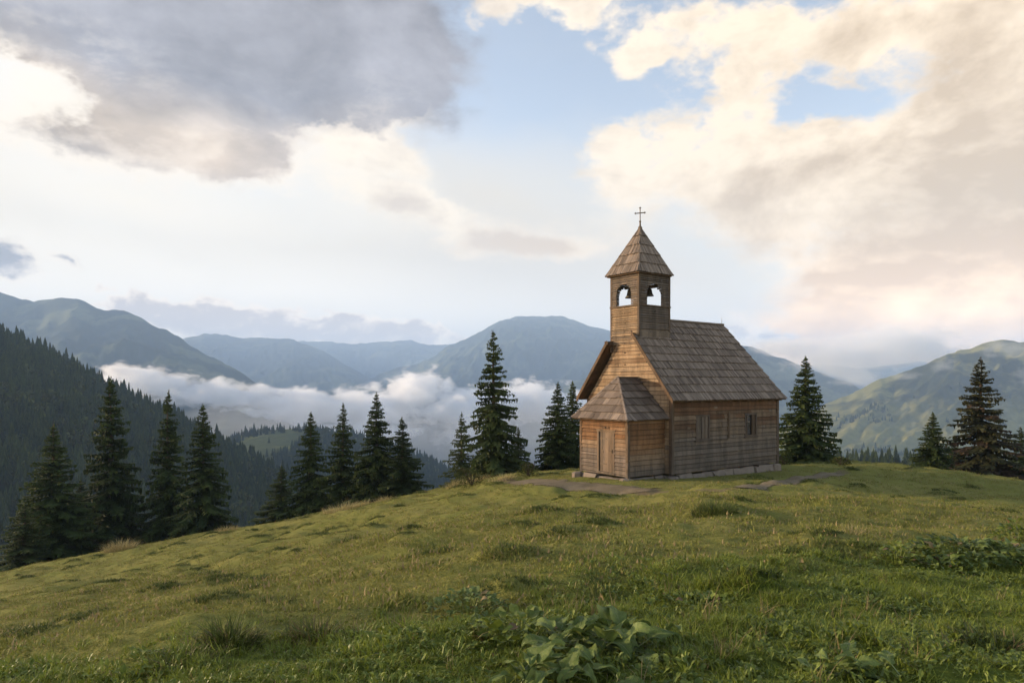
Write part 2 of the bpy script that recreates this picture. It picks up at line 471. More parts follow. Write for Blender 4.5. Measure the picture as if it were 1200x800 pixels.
def slab(mb, sgn):
    f = (lambda y: y) if sgn > 0 else (lambda y: W_ - y)
    n = Vector((0, -up.z * sgn, up.y)) * -0.05
    ycut = T0 + 0.12 if sgn > 0 else W_ - T1 + 0.05
    d1 = (ycut + .35) / up.y
    def pt(x, d): return Vector((x, f(-.35 + d * up.y), EZ - .05 + d * up.z))
    for (x0a, x1a, da, x0b, x1b, db) in ((-.34, xb_r(0) - .03, 0, -.34, xb_r(d1) - .03, d1), (TB - .01, xb_r(d1) - .03, d1, TB - .01, xb_r(SL) - .03, SL)):
        q = [pt(x0a, da), pt(x1a, da), pt(x1b, db), pt(x0b, db)]
        mb.hexa([p + n for p in q] + q, 0.4, 0.3, [(p.x, p.y, 0) for p in q] * 2)
slab(mb, 1); slab(mb, -1)
for k in range(12):                           # rafter tails under the eaves
    x = 0.2 + k * 0.62
    mb.box((x, -.30, EZ - .115), (x + .09, 0.0, EZ - .05), 0.4, 0.3, 1); mb.box((x, W_, EZ - .115), (x + .09, W_ + .30, EZ - .05), 0.4, 0.3, 1)
mb.obj('roof_deck', M['trim'], roof)
# verge boards on the front gable
mb = MB()
def verge(mb, f, yend, x):
    A = Vector((x, f(-.40), EZ - .10 + 0)); d = (yend + .40) / up.y
    B = Vector((x, f(-.40 + d * up.y), EZ - .10 + d * up.z))
    wv = Vector((0, 0, 0.21)); tx = Vector((-.045, 0, 0))
    mb.hexa([A - wv * .35, A + tx - wv * .35, A + tx + wv * .6, A + wv * .6, B - wv * .35, B + tx - wv * .35, B + tx + wv * .6, B + wv * .6], 0.5, 0.35,
            [(0, 0, 0)] * 2 + [(0, .2, 0)] * 2 + [(d, 0, 0)] * 2 + [(d, .2, 0)] * 2)
verge(mb, lambda y: y, T0 + .10, -.365); verge(mb, lambda y: W_ - y, W_ - T1 + .03, -.365)
mb.box((-.41, T1 - .12, roofz(T1) + .02), (-.01, T1 + .07, roofz(T1) + .15), 0.4, 0.35, 0)
mb.obj('verge_board', M['trim'], roof)
mb = MB(); mb.tube([(6.36, W_ / 2, RZ + .02), (6.36, W_ / 2, RZ + .36)], [.012, .006], 6); mb.obj('lightning_rod', M['iron'], roof)

# --- windows on the long wall
def window(x0, x1, z0, z1, shuttered):
    mb = MB(); t = 0.085
    for (lo, hi, al) in (((x0, z0), (x0 + t, z1), 2), ((x1 - t, z0), (x1, z1), 2), ((x0 + t, z1 - t), (x1 - t, z1), 0), ((x0 + t, z0), (x1 - t, z0 + t * .8), 0)):
        mb.box((lo[0], -.062, lo[1]), (hi[0], 0.03, hi[1]), 0.6, 0.75, al, 0.003)
    mb.box((x0 - .06, -.10, z0 - .05), (x1 + .06, 0.0, z0 + .001), 0.5, 0.85, 0)
    fr = mb.obj('window', M['trim'], chapel)
    xm = (x0 + x1) / 2
    if shuttered:
        mb = MB()
        cuts = [x0 + t, x0 + t + .20, x0 + t + .29, xm + .10, xm + .17, x1 - t]
        for i, (a, b) in enumerate(zip(cuts, cuts[1:])):
            mb.box((a + .006, (-.035 if i % 2 == 0 else -.012), z0 + .07), (b - .006, .03, z1 - t), U(.3, .8), 0.85, 2, .003)
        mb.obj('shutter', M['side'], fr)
    else:
        mb = MB(); mb.box((x0 + t, 0.03, z0 + .06), (x1 - t, .05, z1 - t)); mb.obj('pane', M['glass'], fr)
        mb = MB()
        mb.box((x0 + t + .13, -.01, z0 + .06), (x0 + t + .155, .03, z1 - t), .9, .95, 2)
        mb.box((x0 + t, -.012, z0 + .62), (xm - .02, .028, z0 + .645), .9, .95, 0)
        mb.obj('glazing_bar', M['door'], fr)
        mb = MB()
        for i in range(1, 3):
            mb.box((xm + .03 + i * .11, -.03, z0 + .065), (xm + .135 + i * .11, .028, z1 - t), U(.1, .5), .5, 2, .002)
        mb.obj('shutter', M['trim'], fr)
window(*WIN[0], True); window(*WIN[1], False)
mb = MB()
mb.box((3.50, -.085, 1.42), (3.62, -.03, 2.58), .4, .5, 2, .004)
mb.box((2.75, -.075, 2.50), (3.50, -.03, 2.57), .4, .45, 0, .004)
mb.box((2.40, -.07, 1.36), (3.50, -.03, 1.42), .4, .7, 0, .004)
mb.obj('wall_batten', M['trim'], chapel)
mb = MB()
for (x, z) in ((.9, 1.9), (2.6, 2.7), (3.1, 1.1), (4.2, .8), (5.9, 1.8), (6.5, 2.5), (1.9, .7)):
    mb = MB(); mb.box((x, -.056, z), (x + U(.15, .4), -.03, z + .09), 0.95, U(.5, .95), 0, .004)
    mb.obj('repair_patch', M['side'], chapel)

# --- porch
mb = MB()
PZ1 = 2.36
def w_porch(u, z): return 0.20 + 0.85 * float(sstep(1.7, 0.7, z)) + .15 * (vnoise(u * 2, z * 3) - .5)
def w_pside(u, z): return 0.06 + 0.75 * float(sstep(1.3, 0.2, z)) + .2 * (vnoise(u * 1.4, z * 2.5) - .5)
D0, D1, DZ0, DZ1 = 1.00, 1.97, 0.24, 1.92
plank_wall(mb, (PX, 0, 0), (0, 1, 0), (-1, 0, 0), ZB, PZ1, lambda z: (PY0, PY1), lambda z: [(D0, D1)] if DZ0 < z < DZ1 else [], (DZ0, DZ1), bh=.15, weather=w_porch)
plank_wall(mb, (PX, PY0, 0), (1, 0, 0), (0, -1, 0), ZB, PZ1, lambda z: (0, -PX - .04), None, bh=.2, weather=w_pside)
plank_wall(mb, (PX, PY1, 0), (1, 0, 0), (0, 1, 0), ZB, PZ1, lambda z: (0, -PX - .04), None, bh=.2, weather=w_pside)
porch = mb.obj('porch', M['porch'], chapel)
mb = MB(); mb.box((PX + .10, PY0 + .02, ZB), (-.04, PY1 - .02, PZ1)); mb.obj('wall_core', M['dark'], porch)
for y in (PY0 - .055, PY1 - .055):
    mb = MB()
    for k in range(4):
        z = ZB - .02 + k * .56
        mb.box((PX - .06 + U(-.008, .008), y + U(-.008, .008), z), (PX + .07, y + .115, z + .555), U(.3, .9), 0.7 - k * .15, 2, .006)
    if y < 1:
        for k in range(5):
            mb.box((PX - .075, PY0 - .085, .35 + k * .42), (PX - .02, PY0 + .02, .47 + k * .42), U(.2, .8), .5, 1, .01)
    mb.obj('corner_timber', M['trim'], porch)
# door
mb = MB(); y = D0 + .09
while y < D1 - .10:
    e = min(y + U(.12, .19), D1 - .09)
    mb.box((PX - .005 + U(-.004, .004), y + .003, DZ0 + .03), (PX + .06, e - .003, DZ1 - .08), U(.2, .9), U(.4, .75), 2, .002)
    y = e
door = mb.obj('door', M['door'], chapel)
mb = MB()
mb.box((PX - .052, D0, DZ0), (PX + .05, D0 + .085, DZ1), .5, .6, 2); mb.box((PX - .052, D1 - .085, DZ0), (PX + .05, D1, DZ1), .5, .6, 2)
mb.box((PX - .055, D0 - .05, DZ1 - .075), (PX + .05, D1 + .05, DZ1 + .03), .5, .45, 1); mb.box((PX - .07, D0 - .02, DZ0 - .05), (PX + .05, D1 + .02, DZ0 + .03), .4, .8, 1)
mb.obj('door_frame', M['door'], door)
mb = MB()
mb.box((PX - .035, D0 + .16, 1.02), (PX - .003, D0 + .20, 1.16)); mb.tube([(PX - .05, D0 + .18, 1.09), (PX - .055, D0 + .29, 1.09)], [.012, .012], 6)
mb.obj('handle', M['iron'], door)
mb = MB(); mb.box((PX - .022, D1 - .30, 1.00), (PX - .003, D1 - .23, 1.08)); mb.obj('lock_plate', M['iron'], door)
for z in (.55, 1.55):
    mb = MB(); mb.box((PX - .016, D1 - .50, z), (PX - .004, D1 - .10, z + .04)); mb.obj('hinge', M['iron'], door)
mb = MB()                                     # carved ornament over the door
mb.box((PX - .075, D0 + .30, DZ1 + .05), (PX - .045, D1 - .30, DZ1 + .11), .5, .3, 1)
mb.lathe([(0.0, 0), (.05, .01), (.05, .05), (0, .07)], (PX - .07, (D0 + D1) / 2, DZ1 + .055), 10)
mb.obj('ornament', M['trim'], porch)
# porch roof: a hip towards the path, the ridge dying into the gable
ea, eb, ex, ez, rzp, hx, ry = 0.06, 3.22, -2.42, 2.32, 3.98, -1.16, 1.80
mb = MB()
fr = Vector((hx - ex, 0, rzp - ez)); Lf = fr.length
shingles(mb, (ex, 0, ez), (0, 1, 0), fr, Lf, 6, lambda d: ea + (ry - ea) * d / Lf, lambda d: eb + (ry - eb) * d / Lf, .2, tone0=.42)
rt = Vector((0, ry - ea, rzp - ez)); Lr = rt.length
shingles(mb, (0, ea, ez), (1, 0, 0), rt, Lr, 6, lambda d: ex + (hx - ex) * d / Lr, lambda d: -.03, .19, tone0=.34)
lt = Vector((0, ry - eb, rzp - ez)); Ll = lt.length
shingles(mb, (0, eb, ez), (1, 0, 0), lt, Ll, 6, lambda d: ex + (hx - ex) * d / Ll, lambda d: -.03, .2, tone0=.4)
for (a, b) in (((ex, ea, ez), (hx, ry, rzp)), ((ex, eb, ez), (hx, ry, rzp))):   # hip caps
    a = Vector(a); b = Vector(b); n = 7
    for k in range(n):
        p = a.lerp(b, k / n); q = a.lerp(b, (k + 1.15) / n)
        mb.tube([p + Vector((0, 0, .030)), q + Vector((0, 0, .018))], [.062, .05], 5, U(.6, 1))
mb.box((hx - .06, ry - .08, rzp - .01), (-.04, ry + .08, rzp + .05), .5, .5, 0)
proof = mb.obj('porch_roof', M['shingle'], chapel)
mb = MB(); dz = Vector((0, 0, -.015))
mb.add([Vector(p) + dz for p in ((ex + .03, ea + .03, ez), (ex + .03, eb - .03, ez), (-.03, eb - .03, ez), (-.03, ea + .03, ez), (hx, ry, rzp), (-.03, ry, rzp))],
       [(0, 1, 4), (0, 4, 5, 3), (1, 2, 5, 4), (0, 3, 2, 1)], .2, .2)
mb.obj('roof_deck', M['deck'], proof)

# --- bell tower
mb = MB()
def w_tower(u, z): return 0.66 + .25 * float(sstep(6.4, 7.6, z)) + .3 * (vnoise(u * 2 + 9, z * 1.5) - .5)
def w_tside(u, z): return 0.78 + .3 * (vnoise(u * 2 + 19, z * 1.5) - .5)
def arch(c, hw):
    def h(z):
        if not SILL < z < ATOP: return []
        q = hw if z < JAMB else hw * math.sqrt(max(0.0, 1 - ((z - JAMB) / (ATOP - JAMB)) ** 2)) * .95
        return [(c - q, c + q)] if q > 0.05 else []
    return h
ty = (T0 + T1) / 2; tx = TB / 2
br = (SILL, JAMB, ATOP)
TX0 = -0.03
mbs = MB()
plank_wall(mb, (TX0, 0, 0), (0, 1, 0), (-1, 0, 0), 5.4, TTOP, lambda z: (T0, T1), arch(ty + .05, .43), br, .095, .04, weather=w_tower, joints=False)
plank_wall(mb, (TB, 0, 0), (0, 1, 0), (1, 0, 0), 5.6, TTOP, lambda z: (T0, T1), arch(ty + .05, .43), br, .095, .04, weather=w_tower, joints=False)
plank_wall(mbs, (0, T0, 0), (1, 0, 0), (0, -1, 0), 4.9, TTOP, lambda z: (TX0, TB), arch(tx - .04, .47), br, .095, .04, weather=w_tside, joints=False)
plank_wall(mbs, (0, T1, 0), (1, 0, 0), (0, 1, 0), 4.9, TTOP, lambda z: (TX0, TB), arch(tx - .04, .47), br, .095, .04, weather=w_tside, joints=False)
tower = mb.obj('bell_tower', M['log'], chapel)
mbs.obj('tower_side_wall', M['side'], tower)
mb = MB()                                     # inner skin of the belfry and the floor under the bells
for (lo, hi) in (((TX0 + .02, T0 + .02, 4.9), (TB - .02, T1 - .02, SILL - .03)), ((TX0 + .02, T0 + .02, TTOP - .10), (TB - .02, T1 - .02, TTOP))):
    mb.box(lo, hi, .4, .5, 0)
for x in (TX0 + .025, TB - .105):
    for y in (T0 + .025, T1 - .225):
        mb.box((x, y, SILL - .03), (x + .08, y + .2, TTOP - .1), .5, .4, 2)
for (x, y) in ((TX0 + .105, T0 + .025), (TB - .225, T0 + .025), (TX0 + .105, T1 - .105), (TB - .225, T1 - .105)):
    mb.box((x, y, SILL - .03), (x + .12, y + .08, TTOP - .1), .5, .4, 2)
mb.obj('belfry_frame', M['trim'], tower)
mb = MB()
for z, hgt, wd in ((SILL - .075, .06, .075), ):
    mb.box((TX0 - wd, T0 - wd, z), (TB + wd, T0 - .02, z + hgt), .5, .6, 0); mb.box((TX0 - wd, T1 + .02, z), (TB + wd, T1 + wd, z + hgt), .5, .6, 0)
    mb.box((TX0 - wd, T0 - .019, z), (TX0 - .02, T1 + .019, z + hgt), .5, .55, 1); mb.box((TB + .02, T0 - .019, z), (TB + wd, T1 + .019, z + hgt), .5, .6, 1)
mb.obj('string_course', M['trim'], tower)
for (x, y) in ((TX0 - .055, T0 - .055), (TB - .04, T0 - .055), (TX0 - .055, T1 - .04), (TB - .04, T1 - .04)):
    mb = MB()
    zb = 5.35 if (x < 0 and y < 2) else 5.1
    for k in range(4):
        z = zb + k * (TTOP - zb) / 4
        mb.box((x, y, z + .002), (x + .095, y + .095, z + (TTOP - zb) / 4), U(.3, .7), .6, 2, .003)
    mb.obj('corner_timber', M['trim'], tower)
mb = MB()                                     # pale boards where the tower side meets the roof
mb.box((-.02, T0 - .075, roofz(T0) - .02), (TB + .03, T0 - .025, roofz(T0) + .26), .9, .9, 0, .004)
mb.obj('flashing_board', M['log'], tower)
def peg(a, b, r):                             # dowel ends
    mb = MB(); mb.tube([a, b], [r, r], 6); mb.obj('peg', M['dark'], tower)
for z in (6.95, 6.72, 6.30, 5.95, 5.75, 5.45, 5.05, 4.55): peg((-.085, ty - .02 + U(-.03, .03), z), (-.04, ty - .02, z), .022)
for (y, z) in ((1.62, 5.42), (1.38, 5.2), (1.0, 4.65), (1.25, 4.62)): peg((-.075, y, z), (-.03, y, z), .03)
peg((tx - .02, T0 - .085, 6.80), (tx - .02, T0 - .04, 6.80), .025)
# spire roof
apex = Vector((TB / 2 - .02, ty, 10.50)); EV = 8.36
cs = [(-.24, T0 - .19), (TB + .07, T0 - .19), (TB + .07, T1 + .19), (-.24, T1 + .19)]
mb = MB()
for i in range(4):
    A = Vector((*cs[i], EV)); B = Vector((*cs[(i + 1) % 4], EV))
    sd = (B - A).normalized(); mid = A + sd * (apex - A).dot(sd); td = apex - mid; Lt = td.length; wA = (mid - A).length; wB = (B - mid).length
    shingles(mb, mid, sd, td, Lt, 5, lambda d: -wA * (1 - d / Lt), lambda d: wB * (1 - d / Lt), .09, tone0=.55)
    mb.tube([A + Vector((0, 0, .02)), apex + Vector((0, 0, .02))], [.035, .03], 5, .6)
mb.lathe([(.10, -.14), (.09, 0), (.05, .06), (0, .08)], apex, 10)
spire = mb.obj('tower_roof', M['shingle'], chapel)
mb = MB()
v = [Vector((x + (.03 if x < 1 else -.03), y + (.03 if y < 2 else -.03), EV - .03)) for (x, y) in cs]
mb.add(v + [apex - Vector((0, 0, .06))], [(0, 1, 4), (1, 2, 4), (2, 3, 4), (3, 0, 4), (3, 2, 1, 0)], .3, .3)
mb.obj('roof_deck', M['deck'], spire)
# cross with trefoil ends, facing the valley path
mb = MB(); cx, cy, cz = apex
mb.tube([(cx, cy, cz), (cx, cy, cz + .25)], [.045, .03], 8); mb.tube([(cx, cy, cz + .25), (cx, cy, cz + .82)], [.022, .02], 8)
dv = Vector((math.sin(.55), -math.cos(.55), 0)) * -1
cc = Vector((cx, cy, cz + .62))
dv = Vector((.55, -.83, 0)).normalized()
mb.tube([cc - dv * .19, cc + dv * .19], [.022, .022], 8)
for p in (cc - dv * .20, cc + dv * .20, cc + Vector((0, 0, .22))):
    mb.lathe([(0, -.032), (.028, -.018), (.034, 0), (.028, .018), (0, .032)], p, 8)
    for q in (Vector((0, 0, .035)), Vector((0, 0, -.035)), dv * .035, dv * -.035):
        mb.lathe([(0, -.02), (.02, 0), (0, .02)], p + q, 6)
mb.lathe([(0, -.05), (.04, -.03), (.05, 0), (.04, .03), (0, .05)], (cx, cy, cz + .25), 8)
mb.obj('cross', M['iron'], chapel)

# --- stone footing
mb = MB()
def stones(p, q, n, out):
    p = Vector(p); q = Vector(q); d = (q - p); L = d.length; d.normalize(); nn = Vector(out)
    s = 0
    while s < L:
        e = min(L, s + U(.3, .85)); h = U(-.02, .05); pr = U(.0, .10)
        a = p + d * (s + .01); b = p + d * (e - .01)
        top = ZB - .012 + min(0, h - .04)
        c = [a - nn * .12, b - nn * .12, b + nn * (pr + U(.0, .09)), a + nn * (pr + U(.0, .09))]
        mid = [Vector((v.x, v.y, U(-.22, -.10))) + (nn * U(.02, .10) if k > 1 else Vector()) + d * U(-.03, .03) for k, v in enumerate(c)]
        lo = [Vector((v.x, v.y, -.9)) + (nn * .12 if k > 1 else Vector()) for k, v in enumerate(c)]
        hi = [Vector((v.x, v.y, top + U(-.07, .0))) - (nn * U(.02, .08) if k > 1 else Vector()) + d * (U(-.05, .05) if k > 1 else 0) for k, v in enumerate(c)]
        mb.hexa(lo + mid, .5, .5); mb.hexa([v + Vector((0, 0, .001)) for v in mid] + hi, .5, .5); s = e
stones((-.1, 0, 0), (L_ + .1, 0, 0), 12, (0, -1, 0)); stones((L_, 0, 0), (L_, W_, 0), 8, (1, 0, 0)); stones((0, W_, 0), (L_, W_, 0), 8, (0, 1, 0))
stones((PX, PY0 - .1, 0), (PX, PY1 + .15, 0), 8, (-1, 0, 0)); stones((PX, PY0, 0), (0, PY0, 0), 5, (0, -1, 0)); stones((PX, PY1, 0), (0, PY1, 0), 5, (0, 1, 0))
for (x, y, r, h) in ((PX - .1, PY0 - .02, .30, .14), (PX - .12, PY1 + .10, .28, .12), (-.05, -.12, .3, .08), (L_ - .2, -.1, .25, .12)):
    pts = [Vector((x + r * math.cos(k * 1.047 + .3) * U(.8, 1.1), y + r * .8 * math.sin(k * 1.047 + .3) * U(.8, 1.1), 0)) for k in range(6)]
    vs = [(p.x, p.y, -.8) for p in pts] + [(p.x, p.y, h * .6) for p in pts] + [(x + (p.x - x) * .6, y + (p.y - y) * .6, h) for p in pts]
    fs = [(k, (k + 1) % 6, 6 + (k + 1) % 6, 6 + k) for k in range(6)] + [(6 + k, 6 + (k + 1) % 6, 12 + (k + 1) % 6, 12 + k) for k in range(6)] + [tuple(range(12, 18))]
    mb.add(vs, fs)
mb.obj('stone_footing', M['stone'], chapel)

# --- bells: hung in the belfry
def bell(lx, ly, ztop, s, label):
    p = chapel_world(lx, ly, ztop)
    e = empty('church_bell', p, CHA); tag(e, label, 'bell', 'bells in the belfry')
    mb = MB(); mb.lathe([(0, 0), (.06 * s, 0), (.085 * s, -.03 * s), (.10 * s, -.12 * s), (.125 * s, -.22 * s), (.175 * s, -.29 * s), (.165 * s, -.30 * s), (.11 * s, -.22 * s), (.06 * s, -.03 * s)], (0, 0, 0), 20)
    mb.obj('bell_body', M['bronze'], e, True)
    mb = MB(); mb.tube([(0, 0, -.02), (0, .01, -.24 * s)], [.01, .012], 6); mb.lathe([(0, -.03), (.03, 0), (0, .03)], (0, .01, -.27 * s), 8); mb.obj('clapper', M['bronze'], e)
    mb = MB(); mb.box((-.05, -.30, .02), (.05, .30, .11), .4, .5, 1); mb.tube([(0, 0, 0), (0, 0, .03)], [.03, .03], 6)
    mb.tube([(0, 0, .10), (0, 0, TTOP - .1 - ztop)], [.025, .025], 6)
    mb.obj('bell_yoke', M['trim'], e)
def chapel_world(x, y, z):
    return Vector((CHX + .809 * x - .588 * y, CHY + .588 * x + .809 * y, CHZ + z))
bell(.42, 2.66, 7.80, 1.25, 'dark bronze bell hanging behind the left arch of the chapel tower')
bell(1.14, 2.2, 7.83, 1.05, 'dark bronze bell hanging behind the right arch of the chapel tower')
# ---END-CHAPEL
# ------------------------------------------------------------------ camera
cam = bpy.data.objects.new('camera', bpy.data.cameras.new('camera')); COL.objects.link(cam)
cam.location = (0, 0, 0); cam.rotation_euler = (math.pi / 2, 0, 0)
cam.data.sensor_width = 36.0; cam.data.lens = 24.0; cam.data.shift_y = (HY - 400) / 1200.0
cam.data.clip_start = 0.05; cam.data.clip_end = 60000
SC.camera = cam
# ------------------------------------------------------------------ sky (world): Nishita air plus procedural cloud decks laid out by azimuth and elevation
SUN_AZ, SUN_EL = 281.0, 11.0
BG = 0.15
def ae(px, py):
    az = math.atan((px - CX) / F); el = math.atan((HY - py) / F * math.cos(az))
    return az * 800, el * 800
def build_world():
    w = bpy.data.worlds.new('World'); SC.world = w; w.use_nodes = True
    nt = NT(w.node_tree); bg = w.node_tree.nodes['Background']; bg.inputs['Strength'].default_value = BG
    sky = nt.new('ShaderNodeTexSky', sky_type='NISHITA', sun_disc=False)
    sky.sun_elevation = R_(SUN_EL); sky.sun_rotation = R_(SUN_AZ); sky.altitude = 1200; sky.air_density = 1.0; sky.dust_density = 1.2; sky.ozone_density = 1.5
    d = nt.new('ShaderNodeTexCoord').outputs['Generated']
    d = nt.vm('NORMALIZE', d)
    sp = nt.new('ShaderNodeSeparateXYZ'); nt.l.new(d, sp.inputs[0])
    x, y, z = sp.outputs
    az = nt.m('MULTIPLY', nt.m('ARCTAN2', x, y), 800.0)
    el = nt.m('MULTIPLY', nt.m('ARCSINE', z), 800.0)
    cb = nt.new('ShaderNodeCombineXYZ'); nt.l.new(az, cb.inputs[0]); nt.l.new(el, cb.inputs[1])
    pos = cb.outputs[0]
    nv = nt.mapping(d, sc=(1, 1, 1.75))
    warp = nt.noise(nv, 7.0, 5, 0.6).outputs['Color']
    warp = nt.vm('SUBTRACT', warp, (0.5, 0.5, 0.5))
    wpos = nt.vm('ADD', pos, nt.vm('MULTIPLY', warp, (110, 75, 0)))
    wsoft = nt.vm('ADD', pos, nt.vm('MULTIPLY', warp, (70, 40, 0)))
    def field(blobs, p):
        acc = None
        for (px, py, rx, ry, rot, wt) in blobs:
            c = ae(px, py); e = ae(px + 1, py); u = ae(px, py - 1)
            sx = math.hypot(e[0] - c[0], e[1] - c[1]); sy = math.hypot(u[0] - c[0], u[1] - c[1])
            q = nt.mapping(p, (c[0], c[1], 0), (0, 0, R_(-rot)), (rx * sx, ry * sy, 1e4), 'TEXTURE')
            g = nt.new('ShaderNodeTexGradient', gradient_type='SPHERICAL'); nt.l.new(q, g.inputs[0])
            acc = nt.m('MULTIPLY_ADD', g.outputs['Fac'], wt, acc if acc is not None else 0.0)
        return acc
    n_big = nt.noise(nv, 5.5, 9, 0.58, 0.25).outputs[0]
    n_off = nt.noise(nt.vm('ADD', nv, (-0.036, 0.01, 0.034)), 5.5, 9, 0.58, 0.25).outputs[0]
    relief = nt.m('MULTIPLY', nt.m('SUBTRACT', n_big, n_off), 3.2)      # lit side of the billows, towards the sun
    n_fine = nt.noise(nv, 19, 7, 0.6, 0.3).outputs[0]
    n_puff = nt.noise(nv, 42, 5, 0.55, 0.2).outputs[0]
    n_fine2 = nt.noise(nt.vm('ADD', nv, (-0.010, 0.003, 0.013)), 19, 7, 0.6, 0.3).outputs[0]
    rel2 = nt.m('MULTIPLY', nt.m('SUBTRACT', n_fine, n_fine2), 1.6)
    n_soft = nt.noise(nv, 4.2, 4, 0.5, 0.4).outputs[0]
    K = 1.0 / BG
    def col(r, g, b, k=1.0): return (r * K * k, g * K * k, b * K * k)
    lowz = nt.rng(el, 160, 20)                                        # the air near the horizon takes light back: brighter source there
    base = nt.vm('MULTIPLY', sky.outputs[0], SKYT)
    c = base
    # thin high veil and the bright glow round the low sun behind the ridge
    veil = field(VEIL, wsoft)
    veil = nt.m('ADD', veil, nt.m('MULTIPLY', nt.m('SUBTRACT', n_big, 0.5), 0.35), clamp=True)
    c = nt.mix(veil, c, col(*VEILC))
    glow = nt.m('MINIMUM', field(GLOW, wsoft), 1.0)
    c = nt.mix(glow, c, col(*GLOWC))
    # cream evening cumulus
    nz = nt.m('ADD', nt.m('MULTIPLY', nt.m('SUBTRACT', n_big, 0.5), 1.7), nt.m('ADD', nt.m('MULTIPLY', nt.m('SUBTRACT', n_fine, 0.5), 0.85), nt.m('MULTIPLY', nt.m('SUBTRACT', n_puff, 0.5), 0.55)))
    cumf = field(CUM, wpos)
    cum = nt.m('ADD', nt.m('MINIMUM', cumf, 1.15), nz)
    soft = nt.m('MINIMUM', field(SOFT, pos), 1.0)
    mask = nt.rng(cum, nt.m('MULTIPLY_ADD', soft, -.38, .20), nt.m('MULTIPLY_ADD', soft, .62, .66))
    mask = nt.m('MULTIPLY', mask, nt.rng(cumf, 0.0, 0.16))
    core = nt.rng(nt.m('ADD', nt.m('MULTIPLY', cum, .45), nt.m('MULTIPLY', nt.m('MINIMUM', field(CUM, wsoft), 1.3), .62)), 0.45, 1.35)
    shade = nt.m('ADD', nt.m('MULTIPLY', core, 0.50), nt.m('ADD', nt.m('ADD', nt.m('MULTIPLY', relief, 1.15), nt.m('MULTIPLY', rel2, 0.45)), nt.m('ADD', field(CUMSH, wsoft), 0.04)), clamp=True)
    warm = nt.rng(az, -150, 420)
    cl = nt.mix(warm, col(.68, .60, .49), col(*CUM_L)); cdk = nt.mix(warm, col(.49, .42, .35), col(*CUM_D))
    cc = nt.mix(shade, cl, cdk)
    cc = nt.mix(nt.m('MULTIPLY', nt.rng(el, 190, 30), 0.85), cc, nt.vm('MULTIPLY', cc, (1.75, 1.38, .95)))
    c = nt.mix(nt.m('MULTIPLY', mask, 0.96), c, cc)
    # grey cloud deck, bright fringe only where the sun comes through
    dkf = field(DARK, wpos)
    dk = nt.m('ADD', nt.m('MINIMUM', dkf, 1.2), nt.m('MULTIPLY', nz, 0.68))
    dmask = nt.rng(dk, 0.02, 0.80)
    dmask = nt.m('MULTIPLY', dmask, nt.rng(dkf, 0.0, 0.2))
    rim = nt.m('MINIMUM', field(RIM, wsoft), 1.0)
    dcore = nt.m('MAXIMUM', nt.rng(dk, 0.38, 0.95), nt.m('SUBTRACT', 1.0, rim))
    dsh = nt.m('ADD', dcore, nt.m('MULTIPLY', nt.m('ADD', relief, rel2), nt.m('MULTIPLY', rim, 0.7)), clamp=True)
    brown = nt.m('MINIMUM', field(DBROWN, wsoft), 1.0)
    dc = nt.mix(brown, col(*DK_C), col(*DK_B))
    dc = nt.vm('SCALE', dc, s=nt.m('ADD', 1.0, nt.m('ADD', nt.m('MULTIPLY', nt.m('SUBTRACT', n_soft, 0.5), 1.3), nt.m('MULTIPLY', nt.m('ADD', relief, nt.m('MULTIPLY', rel2, .4)), -.42))))
    dc = nt.mix(dsh, col(*DK_RIM), dc)
    c = nt.mix(dmask, c, dc)
    # low bank lying on the far ridges
    bkf = field(BANK, nt.vm('ADD', pos, nt.vm('MULTIPLY', warp, (60, 30, 0))))
    bk = nt.m('ADD', nt.m('MINIMUM', bkf, 1.0), nt.m('ADD', nt.m('MULTIPLY', nt.m('SUBTRACT', n_fine, 0.5), 1.3), nt.m('MULTIPLY', nt.m('SUBTRACT', n_puff, 0.5), 1.3)))
    bmask = nt.m('MULTIPLY', nt.rng(bk, 0.26, 0.54), nt.rng(bkf, 0.0, 0.2))
    bc = nt.mix(nt.m('ADD', nt.rng(bk, 0.34, 0.95), nt.m('MULTIPLY', rel2, 1.2), clamp=True), col(*BK_L), col(*BK_D))
    c = nt.mix(bmask, c, bc)
    c = nt.vm('SCALE', c, s=nt.m('MULTIPLY_ADD', lowz, LOWBOOST, 1.0))
    # below the horizon: dull ground light
    c = nt.mix(nt.rng(el, 0, -60), c, col(0.22, 0.23, 0.22))
    nt.l.new(c, bg.inputs[0])
    w.cycles.sampling_method = 'MANUAL'; w.cycles.sample_map_resolution = 1024
SKYT = (2.2, 1.58, 1.24)
LOWBOOST = 0.48
